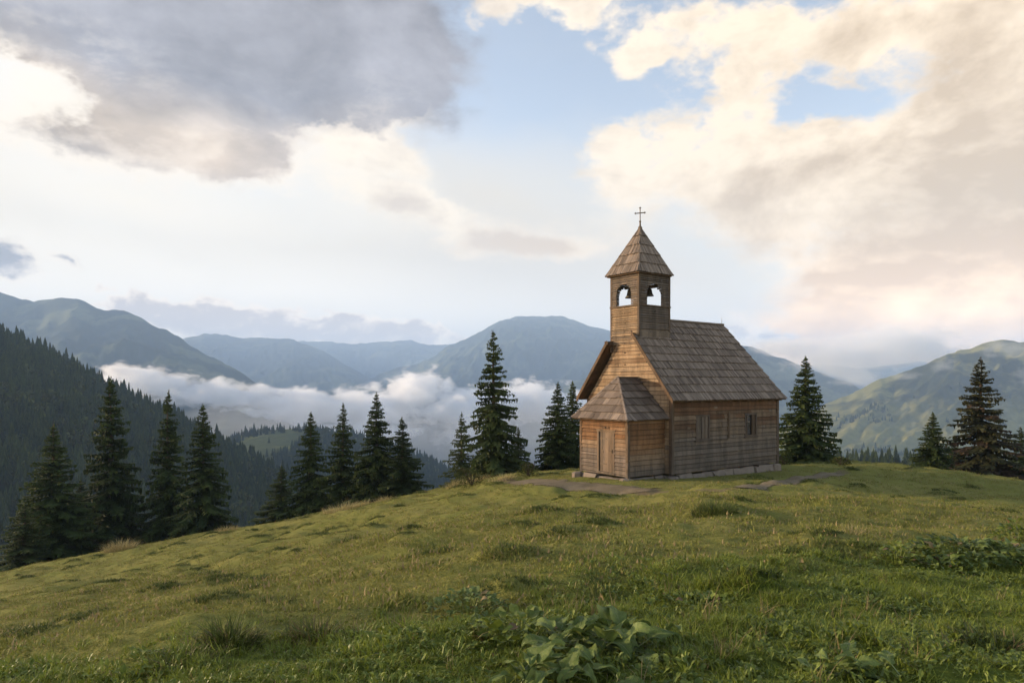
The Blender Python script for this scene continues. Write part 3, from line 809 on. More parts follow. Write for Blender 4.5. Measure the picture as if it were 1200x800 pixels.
#        px   py   rx   ry  rot weight
VEIL = [(250, 330, 900, 260, 4, 1.15), (700, 330, 420, 190, 0, .75), (560, 220, 260, 90, 12, .35), (1000, 420, 500, 160, 0, .8), (-300, 200, 500, 400, 0, .8), (1500, 200, 500, 400, 0, .6)]
VEILC = (.51, .475, .42)
GLOW = [(150, 240, 520, 95, 6, 1.0), (60, 120, 130, 75, 10, 1.3), (390, 175, 160, 90, 30, .85), (300, 345, 420, 60, 2, .9), (30, 320, 260, 70, 0, .9), (-300, 300, 500, 200, 0, 1.0)]
GLOWC = (.66, .605, .52)
CUM = [(970, 128, 120, 36, 4, -.5), (1085, 335, 60, 25, 0, -.5), (1010, 340, 80, 50, 0, .5), (1010, 40, 330, 95, 0, 1.15), (800, 30, 150, 55, 10, .7), (1180, 120, 220, 130, 0, 1.2), (880, 105, 60, 60, 60, .55), (590, 15, 40, 30, 0, .75), (665, 8, 55, 32, 0, .95), (755, 62, 38, 36, 0, .72),
       (1080, 230, 330, 125, 8, 1.35), (860, 205, 190, 85, 14, 1.05), (730, 215, 70, 70, 30, .85), (710, 270, 120, 45, 0, .4), (960, 280, 150, 90, 20, .8), (1130, 350, 270, 100, 0, 1.5), (960, 375, 130, 50, 0, 1.0), (1040, 330, 90, 60, 0, .5),
       (925, 132, 50, 30, 0, .6), (420, 175, 110, 80, 60, .95), (470, 190, 50, 60, 40, .5), (560, 270, 190, 32, 12, .8), (610, 292, 125, 26, 0, .95), (450, 240, 120, 22, 10, .4), (1000, 415, 220, 50, 0, 1.2),
       (1500, 250, 420, 260, 0, 1.0), (1500, -250, 500, 300, 0, .9), (700, -320, 400, 200, 0, .8), (0, -700, 900, 300, 0, .8), (2600, 200, 900, 300, 0, .9)]
SOFT = [(820, 330, 300, 130, 0, 1.5), (700, 270, 160, 60, 0, .8), (600, 290, 200, 60, 0, 1.0), (420, 215, 160, 60, 0, .8), (1150, 150, 200, 150, 0, .6), (1050, 430, 300, 60, 0, 1)]
CUMSH = [(860, 320, 170, 70, 10, .40), (950, 250, 120, 60, 0, .12), (1150, 40, 280, 90, 0, .30), (1150, 240, 240, 120, 0, .30), (600, 292, 120, 24, 0, 1.0), (520, 262, 120, 20, 12, .4), (1100, 180, 160, 60, 10, .3), (1150, 330, 160, 50, 0, .2)]
CUM_L = (.72, .585, .42)
CUM_D = (.45, .335, .21)
DARK = [(40, 112, 90, 48, -10, -.85), (78, 45, 30, 30, 0, -.35), (480, 55, 70, 55, 0, .45), (400, 160, 70, 50, 30, -.7), (260, 40, 330, 150, 0, 1.5), (60, 15, 220, 80, 0, .9), (430, 60, 170, 125, 15, 1.5), (140, 172, 260, 60, 4, 1.35), (270, 180, 140, 40, 10, .95), (250, 120, 280, 90, 0, .9), (490, 115, 70, 42, 10, .55), (10, 305, 48, 26, 20, .95), (78, 310, 36, 12, 8, .75), (30, 75, 60, 35, 0, .4),
        (260, -160, 500, 220, 0, 1.2), (-350, 0, 400, 200, 0, .9)]
RIM = [(60, 120, 200, 130, 0, 1.6), (230, 200, 330, 70, 6, 1.6), (430, 190, 120, 110, 0, 1.4), (30, 310, 120, 60, 0, 2)]
DBROWN = [(200, 170, 330, 80, 4, 1.3), (20, 90, 130, 80, 0, .7), (430, 170, 100, 60, 0, .5)]
DK_C = (.245, .243, .268)
DK_B = (.43, .35, .275)
DK_RIM = (.68, .60, .50)
BANK = [(160, 362, 80, 30, 10, 1.0), (260, 378, 120, 40, 4, 1.1), (240, 360, 40, 26, 0, .7), (380, 392, 180, 34, 2, 1.1), (470, 388, 110, 28, 4, 1.0), (0, 343, 60, 12, 12, .5), (860, 385, 60, 26, 10, .5), (905, 395, 60, 18, 0, .7)]
BK_L = (.70, .59, .475)
BK_D = (.37, .32, .29)
build_world()
sun = bpy.data.objects.new('sun', bpy.data.lights.new('sun', 'SUN')); COL.objects.link(sun)
sun.data.energy = 5.0; sun.data.color = (1.0, .78, .52); sun.data.angle = R_(1.6)
sv = Vector((math.sin(R_(SUN_AZ)) * math.cos(R_(SUN_EL)), math.cos(R_(SUN_AZ)) * math.cos(R_(SUN_EL)), math.sin(R_(SUN_EL))))
sun.rotation_euler = sv.to_track_quat('Z', 'Y').to_euler()
SC.view_settings.view_transform = 'Standard'; SC.view_settings.look = 'None'; SC.view_settings.gamma = 1; SC.view_settings.exposure = 0.88
SC.cycles.use_denoising = True
SC.cycles.max_bounces = 12; SC.cycles.diffuse_bounces = 3; SC.cycles.glossy_bounces = 2; SC.cycles.transmission_bounces = 2; SC.cycles.transparent_max_bounces = 12
SC.cycles.volume_bounces = 8
# ---END-WORLD
# ------------------------------------------------------------------ far terrain
def mat_hill(name, forest, pasture, thr, scale, zlo=None, zhi=None, low_pasture=False, rock=None):
    mat, nt, b = material(name, 0.95, 0.05)
    pos = nt.new('ShaderNodeNewGeometry').outputs['Position']
    n = nt.noise(pos, scale, 7, 0.62, 0.4).outputs[0]
    f = nt.noise(pos, scale * 14, 3, 0.7).outputs[0]
    m = nt.rng(n, thr - .03, thr + .06)
    if low_pasture:
        sp = nt.new('ShaderNodeSeparateXYZ'); nt.l.new(pos, sp.inputs[0])
        low = nt.rng(nt.m('ADD', sp.outputs[2], nt.m('MULTIPLY', nt.m('SUBTRACT', n, .5), 260)), zhi, zlo)
        m = nt.m('MAXIMUM', m, low)
    c = nt.mix(m, forest, pasture)
    c = nt.vm('SCALE', c, s=nt.m('ADD', .55, nt.m('MULTIPLY', f, .9)))
    nt.l.new(c, b.inputs['Base Color'])
    return mat
def smooth_curve(pts, s):
    """smooth interpolation of control rows at parameters s (first column)"""
    p = np.array(pts, float); x = p[:, 0]; out = []
    d = np.gradient(p, x, axis=0)
    i = np.clip(np.searchsorted(x, s) - 1, 0, len(x) - 2); h = x[i + 1] - x[i]; t = (s - x[i]) / h
    for k in range(1, p.shape[1]):
        y0, y1, m0, m1 = p[i, k], p[i + 1, k], d[i, k] * h, d[i + 1, k] * h
        out.append((1 + 2 * t) * (1 - t) ** 2 * y0 + t * (1 - t) ** 2 * m0 + t * t * (3 - 2 * t) * y1 + t * t * (t - 1) * m1)
    return out
class Mountain:
    def __init__(self, name, pts, front, back, zbase, mat, seed, rough=0.010, spur=0.16, ncol=260, nrow=70, power=1.15, spur_f=5.0, shear=5.0):
        px = np.linspace(pts[0][0], pts[-1][0], ncol)
        py, Y = smooth_curve(pts, px)
        X = (px - CX) / F * Y; Z = (HY - py) / F * Y
        Z = Z + rough * Y * (fbm(px * 0.035, px * 0 + seed, seed, 5, .6) - .5)
        d = np.concatenate([-np.linspace(1, 0, nrow) ** 1.25 * front, np.linspace(0.06, 1, nrow // 3) * back])
        r = np.hypot(X, Y); hx, hy = X / r, Y / r
        D = d[:, None]
        t = np.where(D < 0, -D / front, D / back)
        prof = (1 - t) ** power
        H = (Z - zbase)[None, :]
        arc = (px / F)[None, :] * spur_f
        sp = ridged(arc * 6 + shear * t + 0.9 * fbm(arc * 5, t * 2.5, seed + 9, 3), t * 1.5 + 0 * arc, seed + 3, 4) - .55
        zz = zbase + H * prof + H * spur * .7 * sp * 4 * t * (1 - t) * np.where(D < 0, 1, .3) + H * .26 * (ridged((X[None, :] + D * hx[None, :]) * (2.4 / front), (Y[None, :] + D * hy[None, :]) * (2.4 / front), seed + 21, 5) - .5) * 4 * t * (1 - t) + H * .05 * (fbm(arc * 30, t * 14, seed + 5, 3) - .5) * np.minimum(1, t * 8)
        self.XX = X[None, :] + D * hx[None, :]; self.YY = Y[None, :] + D * hy[None, :]; self.ZZ = zz
        V = np.stack([self.XX, self.YY, zz], -1).reshape(-1, 3)
        self.mesh = np_mesh(name, V, grid_faces(len(d), ncol), mat)
        self.o = bpy.data.objects.new(name, self.mesh); COL.objects.link(self.o); tag(self.o, kind='structure')
FOREST = (.020, .032, .016); PAST = (.085, .105, .034)
mhaz = mat_hill('far_mountain_forest', FOREST, (.088, .100, .045), .54, .0022)
Mountain('mountain', [(-1500, 520, 3300), (-1000, 400, 3900), (-700, 330, 4200), (-420, 300, 4300), (-200, 322, 4200), (-60, 338, 4100), (0, 343, 4000), (30, 350, 3950), (50, 353, 3900), (85, 347, 3800), (118, 362, 3750), (150, 365, 3700), (185, 384, 3600), (225, 405, 3500), (270, 431, 3350), (310, 455, 3200), (345, 480, 3100), (420, 520, 3000)],
         2100, 1500, -260, mhaz, 3, .012, ncol=420)
Mountain('mountain', [(60, 430, 7200), (160, 402, 7300), (215, 396, 7300), (250, 392, 7400), (300, 396, 7400), (340, 399, 7200), (370, 408, 7000), (410, 428, 6500), (450, 452, 6000), (500, 480, 5600), (560, 520, 5400)],
         3000, 1800, -260, mhaz, 13, .010)
Mountain('mountain', [(250, 420, 9200), (330, 402, 9300), (390, 401, 9300), (430, 403, 9300), (470, 399, 9300), (510, 405, 9200), (545, 404, 9200), (600, 410, 9000), (700, 430, 9000)],
         2600, 1200, -260, mhaz, 23, .010)
Mountain('mountain', [(380, 470, 5900), (450, 437, 6100), (500, 420, 6300), (530, 402, 6500), (560, 390, 6600), (588, 374, 6700), (610, 371, 6800), (640, 372, 6800), (658, 370.5, 6800), (690, 382, 6800), (715, 388, 6700), (760, 398, 6600), (820, 418, 6500), (900, 450, 6500), (960, 490, 6400)],
         3400, 2000, -260, mhaz, 33, .010, spur=.22)
Mountain('mountain', [(660, 450, 3900), (740, 420, 4000), (800, 408, 4050), (850, 402, 4100), (875, 405, 4100), (900, 414, 4050), (930, 424, 4000), (960, 436, 3900), (1000, 452, 3800), (1060, 485, 3600), (1120, 520, 3500)],
         2000, 1500, -260, mhaz, 43, .010)
Mountain('mountain', [(860, 440, 7600), (960, 428, 7600), (1010, 432, 7600), (1045, 428, 7700), (1075, 424, 7700), (1110, 430, 7700), (1200, 420, 7700), (1400, 405, 7600), (1700, 400, 7000), (2100, 470, 6000)],
         2600, 1200, -260, mhaz, 53, .010)
mright = mat_hill('near_mountain_pasture', (.030, .036, .014), (.185, .175, .055), .50, .0034, -125, -30, True)
ME = Mountain('mountain', [(880, 520, 1900), (940, 490, 2050), (985, 466, 2150), (1015, 452, 2200), (1050, 438, 2250), (1085, 425, 2250), (1100, 420, 2250), (1135, 410, 2250), (1158, 401, 2250), (1170, 398, 2250), (1190, 401, 2250), (1230, 396, 2250), (1330, 372, 2300), (1500, 350, 2400), (1700, 350, 2500), (2000, 400, 2500), (2500, 500, 2300), (2900, 560, 2100)],
              1050, 1400, -215, mright, 63, .012, spur=.16, ncol=560, nrow=110, shear=9.0)
# forested slope on the left and the wooded knoll in the valley: two-curve sheets
class Slope:
    def __init__(self, name, sky, low, mat, seed, bulge=.12, ncol=150, nrow=60, amp=6.0, back=260):
        px = np.linspace(sky[0][0], sky[-1][0], ncol)
        py, Y = smooth_curve(sky, px); py2, Y2 = smooth_curve(low, px)
        A = np.stack([(px - CX) / F * Y, Y, (HY - py) / F * Y], -1); B = np.stack([(px - CX) / F * Y2, Y2, (HY - py2) / F * Y2], -1)
        t = np.linspace(0, 1, nrow)[:, None, None]
        V = B[None] * (1 - t) + A[None] * t
        dz = (A[:, 2] - B[:, 2])[None, :]
        tt = t[:, :, 0]
        V[:, :, 2] += np.abs(dz) * bulge * np.sin(tt * math.pi) + amp * (fbm(V[:, :, 0] * .012, V[:, :, 1] * .012, seed, 4) - .5) * 2 * np.sin(np.clip(tt, 0, 1) * math.pi)
        r = np.hypot(A[:, 0], A[:, 1])
        ex = []
        for k in range(1, 9):
            q = A.copy(); q[:, 0] *= 1 + back * k / 8 / r; q[:, 1] *= 1 + back * k / 8 / r; q[:, 2] -= back * .5 * (k / 8) ** 1.2; ex.append(q)
        V = np.concatenate([V, np.array(ex)], 0)
        self.V = V; self.nrow = nrow; self.ncol = ncol
        o = bpy.data.objects.new(name, np_mesh(name, V.reshape(-1, 3), grid_faces(V.shape[0], ncol), mat)); COL.objects.link(o); tag(o, kind='structure')
    def at(self, i, t):
        """point at column fraction i and row fraction t (may run a little past the skyline)"""
        a = i * (self.ncol - 1); b = t * (self.nrow - 1)
        a = min(a, self.ncol - 1.001); b = min(b, self.V.shape[0] - 1.001)
        i0, j0 = int(a), int(b); fa, fb = a - i0, b - j0
        V = self.V
        return (V[j0, i0] * (1 - fa) + V[j0, i0 + 1] * fa) * (1 - fb) + (V[j0 + 1, i0] * (1 - fa) + V[j0 + 1, i0 + 1] * fa) * fb
mfloor = mat_hill('hillside_ground', (.018, .026, .012), (.05, .06, .022), .62, .02)
mknoll = mat_hill('knoll_pasture', (.05, .065, .025), (.09, .105, .036), .45, .006)
LEFT = Slope('hillside', [(-1100, 330, 700), (-800, 230, 850), (-420, 215, 900), (-250, 290, 820), (-100, 345, 760), (0, 393, 700), (60, 419, 675), (120, 452, 645), (200, 492, 610), (260, 524, 590), (330, 562, 565), (400, 604, 545), (480, 660, 520)],
             [(-1100, 760, 160), (-800, 760, 180), (-420, 760, 210), (-250, 760, 210), (-100, 755, 215), (0, 750, 220), (120, 735, 230), (260, 715, 250), (400, 700, 270), (480, 700, 290)], mfloor, 5, ncol=220)
KNOLL = Slope('hills', [(120, 590, 1100), (200, 548, 1120), (255, 522, 1130), (290, 508, 1140), (330, 503, 1150), (370, 503, 1150), (420, 510, 1150), (470, 526, 1140), (530, 552, 1120), (600, 585, 1100), (680, 640, 1050)],
              [(120, 640, 640), (255, 620, 660), (370, 600, 700), (530, 610, 720), (680, 660, 720)], mknoll, 15, .10, back=400)
SHELF = Slope('hills', [(880, 580, 330), (960, 556, 330), (1020, 551, 330), (1100, 556, 320), (1200, 560, 310), (1400, 560, 300), (1600, 560, 300)],
              [(880, 640, 170), (1020, 640, 170), (1200, 650, 170), (1600, 660, 170)], mfloor, 25, .05, amp=2)
mvalley = mat_hill('valley_floor', (.025, .038, .018), PAST, .55, .0022)
vr = np.concatenate([[0.0], np.geomspace(60, 10400, 60)]); va = np.linspace(0, 2 * math.pi, 120, endpoint=False)
VX = vr[:, None] * np.sin(va)[None]; VY = vr[:, None] * np.cos(va)[None]
VZ = -262 + 14 * (fbm(VX * .002, VY * .002, 77, 4) - .5)
o = bpy.data.objects.new('terrain', np_mesh('terrain', np.stack([VX, VY, VZ], -1).reshape(-1, 3), grid_faces(len(vr), len(va), True), mvalley)); COL.objects.link(o); tag(o, kind='structure')

# ------------------------------------------------------------------ meadow sheet
def H(px, py): return hit(px, py)
TUSS = [  # photograph pixel of the foot, radius, height: tussocks and hummocks of the pasture
    (836, 600, .62, .20), (655, 624, .55, .07), (598, 648, .55, .09), (702, 684, .30, .04), (316, 706, .38, .06), (430, 600, .9, .14), (395, 606, .7, .10),
    (110, 695, .5, .05), (905, 600, .5, .05), (480, 640, .5, .05), (230, 722, .3, .03), (505, 700, .3, .04)]
_m = [(H(px, py), r, h) for (px, py, r, h) in TUSS]
for (p, r, h) in _m: MOUNDS.append((p[0], p[1], r, h))
_rb = np.random.RandomState(77)
_cand = []
for _k in range(150):
    _y = math.sqrt(_rb.uniform(5.5 ** 2, 37 ** 2)); _x = _y * _rb.uniform(-.9, .9)
    _l, _w = chapel_local(_x, _y)
    if -4.5 < _l < 9 and -2.0 < _w < 7: continue
    _cand.append((_x, _y, _rb.uniform(.18, .5), _rb.uniform(.05, .13)))
BUMPS.extend(_cand)
def lush_shade_mask(x, y):
    """1 in the rich, ungrazed strip of the foreground and right, coloured darker for shade too, 0 on the grazed pasture"""
    x = np.asarray(x, float); y = np.asarray(y, float)
    lim = 6.1 + np.clip(x, -2, 9) * 0.62 + np.clip(-x - 1, 0, 6) * .1
    return sstep(lim + 1.4, lim - 1.4, y + 3.4 * (fbm(x * .55, y * .55, 51, 3) - .5))
def build_meadow():
    ang = np.concatenate([np.linspace(-50, 50, 760), np.linspace(50, 310, 120)[1:-1]]); a = np.radians(ang)
    r = np.concatenate([[0.0], np.geomspace(.6, 2.6, 12)[:-1], np.geomspace(2.6, 60, 330), np.geomspace(61, 330, 34)])
    X = r[:, None] * np.sin(a)[None]; Y = r[:, None] * np.cos(a)[None]
    Z = ground(X, Y)
    V = np.stack([X, Y, Z], -1).reshape(-1, 3)
    mat, nt, b = material('pasture', 0.95, 0.08)
    pos = nt.new('ShaderNodeNewGeometry').outputs['Position']
    lush = nt.attr('lush').outputs['Fac']
    n1 = nt.noise(pos, .35, 5, .6).outputs[0]; n2 = nt.noise(pos, 2.3, 5, .65).outputs[0]; n3 = nt.noise(pos, 26, 4, .7).outputs[0]
    c = nt.mix(nt.rng(nt.m('ADD', nt.m('MULTIPLY', n1, .6), nt.m('MULTIPLY', n2, .4)), .38, .62), (.158, .165, .036), (.205, .190, .054))
    c = nt.mix(nt.rng(n2, .52, .72), c, (.110, .130, .027))
    c = nt.mix(nt.m('MULTIPLY', lush, .85), c, (.085, .115, .016))  # lush growth, its tint also darkened to paint in the foreground's shade
    worn = nt.attr('worn').outputs['Fac']
    c = nt.mix(nt.rng(nt.m('ADD', worn, nt.m('MULTIPLY', nt.m('SUBTRACT', n2, .5), .7)), .42, .75), c, (.15, .112, .075))
    c = nt.vm('SCALE', c, s=nt.m('ADD', .5, n3))
    nt.l.new(c, b.inputs['Base Color'])
    bump(nt, b, nt.m('ADD', n3, nt.m('MULTIPLY', n2, 1.5)), .8, .05)
    me = np_mesh('ground', V, grid_faces(len(r), len(a), True), mat)
    L = lush_shade_mask(V[:, 0], V[:, 1]).astype(np.float32)
    at = me.attributes.new('lush', 'FLOAT', 'POINT'); at.data.foreach_set('value', L)
    l, w = chapel_local(V[:, 0], V[:, 1])
    dch = np.maximum(np.maximum(-2.3 - l, l - 7.2), np.maximum(.0 - w, w - 4.9))
    worn = .55 * sstep(1.0, .15, np.maximum(dch, 0))
    at = me.attributes.new('worn', 'FLOAT', 'POINT'); at.data.foreach_set('value', np.maximum(worn, path_mask(V[:, 0], V[:, 1]) * .62).astype(np.float32))
    o = bpy.data.objects.new('ground', me); COL.objects.link(o); tag(o, kind='structure')
# trodden paths as centre lines on the ground
PATHS = [([H(590, 562), H(615, 564), H(650, 567), H(690, 571), H(735, 575), H(775, 577)], .80), ([H(850, 574), H(885, 570), H(925, 564), H(960, 558), H(985, 552)], .42), ([H(775, 577), H(850, 574)], .3)]
def path_mask(x, y):
    best = np.zeros_like(x)
    for pts, wd in PATHS:
        for (a, b) in zip(pts, pts[1:]):
            ax, ay = a; bx, by = b
            t = np.clip(((x - ax) * (bx - ax) + (y - ay) * (by - ay)) / ((bx - ax) ** 2 + (by - ay) ** 2), 0, 1)
            dd = np.hypot(x - ax - t * (bx - ax), y - ay - t * (by - ay))
            best = np.maximum(best, sstep(wd * 1.5, wd * .4, dd + .5 * (fbm(x * 1.3, y * 1.3, 91, 3) - .5)))
    return best
build_meadow()
def build_path(pts, wd):
    # ribbon of trodden earth lying 6 mm above the meadow, ragged edges
    P_ = np.array(pts); seg = np.hypot(*np.diff(P_, axis=0).T); s = np.concatenate([[0], np.cumsum(seg)])
    n = int(s[-1] / .12) + 2; ss = np.linspace(0, s[-1], n)
    X = np.interp(ss, s, P_[:, 0]); Y = np.interp(ss, s, P_[:, 1])
    k = np.ones(9) / 9
    X = np.convolve(np.pad(X, 4, 'edge'), k, 'valid'); Y = np.convolve(np.pad(Y, 4, 'edge'), k, 'valid')
    tx, ty = np.gradient(X), np.gradient(Y); q = np.hypot(tx, ty); tx /= q; ty /= q
    m = 13; u = np.linspace(-1, 1, m)
    wv = 1.35 * wd * (.75 + .5 * fbm(ss * .5, ss * 0 + 3, 97, 2)) * np.minimum(1, np.minimum(ss, s[-1] - ss) / 1.2 + .15)
    wl = wv * (.8 + .5 * (vnoise(ss * 1.1, ss * 0 + 8, 98) - .3))
    off = np.where(u[None] < 0, u[None] * wl[:, None], u[None] * wv[:, None])
    XX = X[:, None] - ty[:, None] * off; YY = Y[:, None] + tx[:, None] * off
    ZZ = ground(XX, YY) + .03 - .024 * np.abs(u[None]) ** 3 - .02 * (np.abs(u[None]) > .99)
    mat, nt, b = material('trodden_earth', .95, .1)
    pos = nt.new('ShaderNodeNewGeometry').outputs['Position']
    n1 = nt.noise(pos, 1.6, 5, .65).outputs[0]; n2 = nt.noise(pos, 22, 4, .7).outputs[0]
    c = nt.mix(nt.rng(n1, .35, .65), (.135, .108, .066), (.185, .150, .098))
    c = nt.vm('SCALE', c, s=nt.m('ADD', .55, nt.m('MULTIPLY', n2, .9)))
    nt.l.new(c, b.inputs['Base Color']); bump(nt, b, n2, .7, .03)
    # grass frays the edge: the earth thins out to nothing towards both sides and ends
    ed = nt.attr('edge').outputs['Fac']
    cover = nt.rng(nt.m('ADD', ed, nt.m('ADD', nt.m('MULTIPLY', nt.m('SUBTRACT', n1, .5), 1.1), nt.m('MULTIPLY', nt.m('SUBTRACT', n2, .5), .7))), .30, .62)
    tr = nt.new('ShaderNodeBsdfTransparent'); mx = nt.new('ShaderNodeMixShader')
    nt.l.new(cover, mx.inputs[0]); nt.l.new(tr.outputs[0], mx.inputs[1]); nt.l.new(b.outputs[0], mx.inputs[2]); nt.l.new(mx.outputs[0], mat.node_tree.nodes['Material Output'].inputs[0])
    me = np_mesh('path', np.stack([XX, YY, ZZ], -1).reshape(-1, 3), grid_faces(n, m), mat)
    at = me.attributes.new('edge', 'FLOAT', 'POINT')
    at.data.foreach_set('value', ((1 - np.abs(u[None]) ** 2) * np.minimum(1, np.minimum(ss, s[-1] - ss) / 1.5)[:, None]).astype(np.float32).ravel())
    o = bpy.data.objects.new('path', me); COL.objects.link(o); tag(o, kind='structure')
build_path(*PATHS[0]); build_path(*PATHS[1])

# ------------------------------------------------------------------ scattering: points with a variant, heading and size, instanced on one object
def scatter(name, variants, pts, rot, scl, idx, kind='stuff'):
    src = bpy.data.collections.new(name + '_source')
    for i, v in enumerate(variants): src.objects.link(v); v.name = '%s_source_%02d' % (name, i)
    me = bpy.data.meshes.new(name); me.vertices.add(len(pts)); me.vertices.foreach_set('co', np.asarray(pts, np.float32).ravel())
    a = me.attributes.new('rot', 'FLOAT_VECTOR', 'POINT'); a.data.foreach_set('vector', np.asarray(rot, np.float32).ravel())
    a = me.attributes.new('scl', 'FLOAT_VECTOR', 'POINT'); a.data.foreach_set('vector', np.asarray(scl, np.float32).ravel())
    a = me.attributes.new('idx', 'INT', 'POINT'); a.data.foreach_set('value', np.asarray(idx, np.int32))
    o = bpy.data.objects.new(name, me); COL.objects.link(o)
    ng = bpy.data.node_groups.new(name, 'GeometryNodeTree')
    ng.interface.new_socket('Geometry', in_out='INPUT', socket_type='NodeSocketGeometry'); ng.interface.new_socket('Geometry', in_out='OUTPUT', socket_type='NodeSocketGeometry')
    N = ng.nodes; L = ng.links
    gi = N.new('NodeGroupInput'); go = N.new('NodeGroupOutput'); ip = N.new('GeometryNodeInstanceOnPoints'); ci = N.new('GeometryNodeCollectionInfo')
    ci.inputs['Collection'].default_value = src; ci.inputs['Separate Children'].default_value = True; ci.inputs['Reset Children'].default_value = True
    ip.inputs['Pick Instance'].default_value = True
    def na(nm, t):
        n = N.new('GeometryNodeInputNamedAttribute'); n.data_type = t; n.inputs['Name'].default_value = nm; return n.outputs['Attribute']
    L.new(gi.outputs[0], ip.inputs['Points']); L.new(ci.outputs[0], ip.inputs['Instance']); L.new(na('idx', 'INT'), ip.inputs['Instance Index'])
    er = N.new('FunctionNodeEulerToRotation'); L.new(na('rot', 'FLOAT_VECTOR'), er.inputs[0]); L.new(er.outputs[0], ip.inputs['Rotation'])
    L.new(na('scl', 'FLOAT_VECTOR'), ip.inputs['Scale']); L.new(ip.outputs[0], go.inputs[0])
    md = o.modifiers.new('scatter', 'NODES'); md.node_group = ng
    if kind: tag(o, kind=kind)
    return o

# ------------------------------------------------------------------ spruces
M['needle'] = mat_leafy('spruce_needles', (.017, .028, .009), (.062, .086, .024), 0.18, .45, .7, .15)
M['needle_pale'] = mat_leafy('young_spruce_needles', (.022, .036, .011), (.075, .095, .028), 0.15, .45, .7, .15)
M['needle_brown'] = mat_leafy('browning_spruce_needles', (.018, .021, .009), (.062, .062, .025), 0.12, .45, .7, .15, dry=(.055, .040, .025))
M['bark'] = mat_plain('spruce_bark', (.075, .055, .042), .95, 0, .5, 4)
def spruce_meshes(seed, mat, fullness=1.0, ragged=0.25, droop=.30, top=.10, base_bare=.02, dry_low=0.0):
    """unit spruce: height 1, crown radius 1 (scaled separately); whorls of drooping boughs with hanging twigs"""
    rnd = random.Random(seed); u = rnd.uniform
    mb = MB(); tr = MB()
    bend = [(u(-.006, .006), u(-.006, .006)) for _ in range(7)]
    prof = [0.0, .15, .35, .55, .75, .9, 1.0]
    # trunk radius in crown-radius units
    tr.tube([(bx * 6 * p, by * 6 * p, p) for (bx, by), p in zip(bend, prof)], [.085, .072, .058, .042, .024, .011, .004], 7)
    nwh = int(38 * fullness)
    for k in range(nwh):
        hk = base_bare + (0.985 - base_bare) * ((k + u(-.35, .35) * (k > 0)) / nwh) ** 0.92
        h = hk; crown = 1.15 * (1 - h) ** .95
        nb = rnd.choice((4, 5, 5, 6)) if h < .9 else 4
        ph = u(0, 6.28)
        for j in range(nb):
            a = ph + j * 6.283 / nb + u(-.45, .45); h = min(.99, max(base_bare, hk + u(-.012, .012)))
            Lb = crown * u(1 - ragged * 1.6, 1.0 + ragged * .35) + .008
            if h < .12: Lb *= u(.75, 1.05)
            if rnd.random() < .05: Lb *= .6
            rise = .42 if h > .85 else (.16 if h > .55 else -.02)
            # bough line: out, sagging, tip lifting again; z in height units (crown is about 0.22 of the height)
            A = 0.24
            def pt(s):
                zz = h + A * Lb * (rise * s - droop * (s ** 1.4) * (1.25 - h) * 1.5 + .22 * s ** 3.2)
                return Vector((math.cos(a) * Lb * s, math.sin(a) * Lb * s, zz))
            n = max(3, int(3 + 9 * Lb * fullness))
            dry = 1.0 if rnd.random() < dry_low * max(0, .75 - h) * 1.6 else (u(0, .25))
            tone_b = u(0.05, .75)
            side = Vector((-math.sin(a), math.cos(a), 0))
            out = Vector((math.cos(a), math.sin(a), 0))
            p0 = pt(0.0)
            for q in range(n):
                s0 = (q + .15) / n; s1 = min(1.0, s0 + 1.7 / n)
                p = pt(s0); p1 = pt(s1)
                wdt = (.010 + .040 * min(1, Lb) ** .6) * u(.6, 1.2)
                # needle sleeve on the bough itself
                mb.face([p + side * wdt, p - side * wdt, p1 - side * wdt * .4, p1 + side * wdt * .4], min(1, tone_b + .3 * s0), .5, None, dry)
                tl = (.025 + .05 * Lb ** .5 + .34 * Lb * (1 - s0) ** .8 * (.5 + .8 * s0)) * u(.75, 1.25)
                for sg in (-1, 1):
                    dirn = (side * sg * u(.7, 1.0) + out * u(.45, .9)).normalized() * tl
                    dz = -A * tl * u(.15, .75)
                    e = p + dirn + Vector((0, 0, dz))
                    mid = p + dirn * .55 + Vector((0, 0, dz * .35))
                    wt = (.010 + .040 * min(1, Lb) ** .6) * u(.6, 1.2)
                    cr = Vector((-dirn.y, dirn.x, 0)).normalized() * wt
                    hang = Vector((0, 0, -A * wt * u(.3, 2.2)))
                    t = min(1, max(0, tone_b * .7 + .35 * s0 + u(-.15, .2)))
                    mb.face([p + cr * .35, p - cr * .35, mid - cr + hang, e, mid + cr + hang * .4], t, .5, None, dry)
                    if rnd.random() < .7:      # hanging branchlets
                        m2 = mid + Vector((0, 0, -A * u(.06, .24) * (.12 + .8 * Lb)))
                        ca = dirn.normalized() * wt * .9
                        mb.face([mid - ca, mid + ca, m2 + ca * .35, m2 - ca * .35], max(0, t - .15), .5, None, dry)
            if rnd.random() < .5:
                e = pt(1.0); f = pt(.86)
                mb.face([f + side * .03, f - side * .03, e + out * .03 - side * .008, e + out * .03 + side * .008], min(1, tone_b + .35), .5, None, dry)
    # leader
    for k in range(12):
        z = .955 + .045 * k / 12; a = u(0, 6.28); l = .05 * (1.05 - k / 12)
        mb.face([(0, 0, z + .006), (0, 0, z - .006), (math.cos(a) * l, math.sin(a) * l, z + .004), (math.cos(a) * l, math.sin(a) * l, z + .012)], .6)
    return tr.mesh('trunk', M['bark'], True), mb.mesh('crown', mat)
SPR = {}
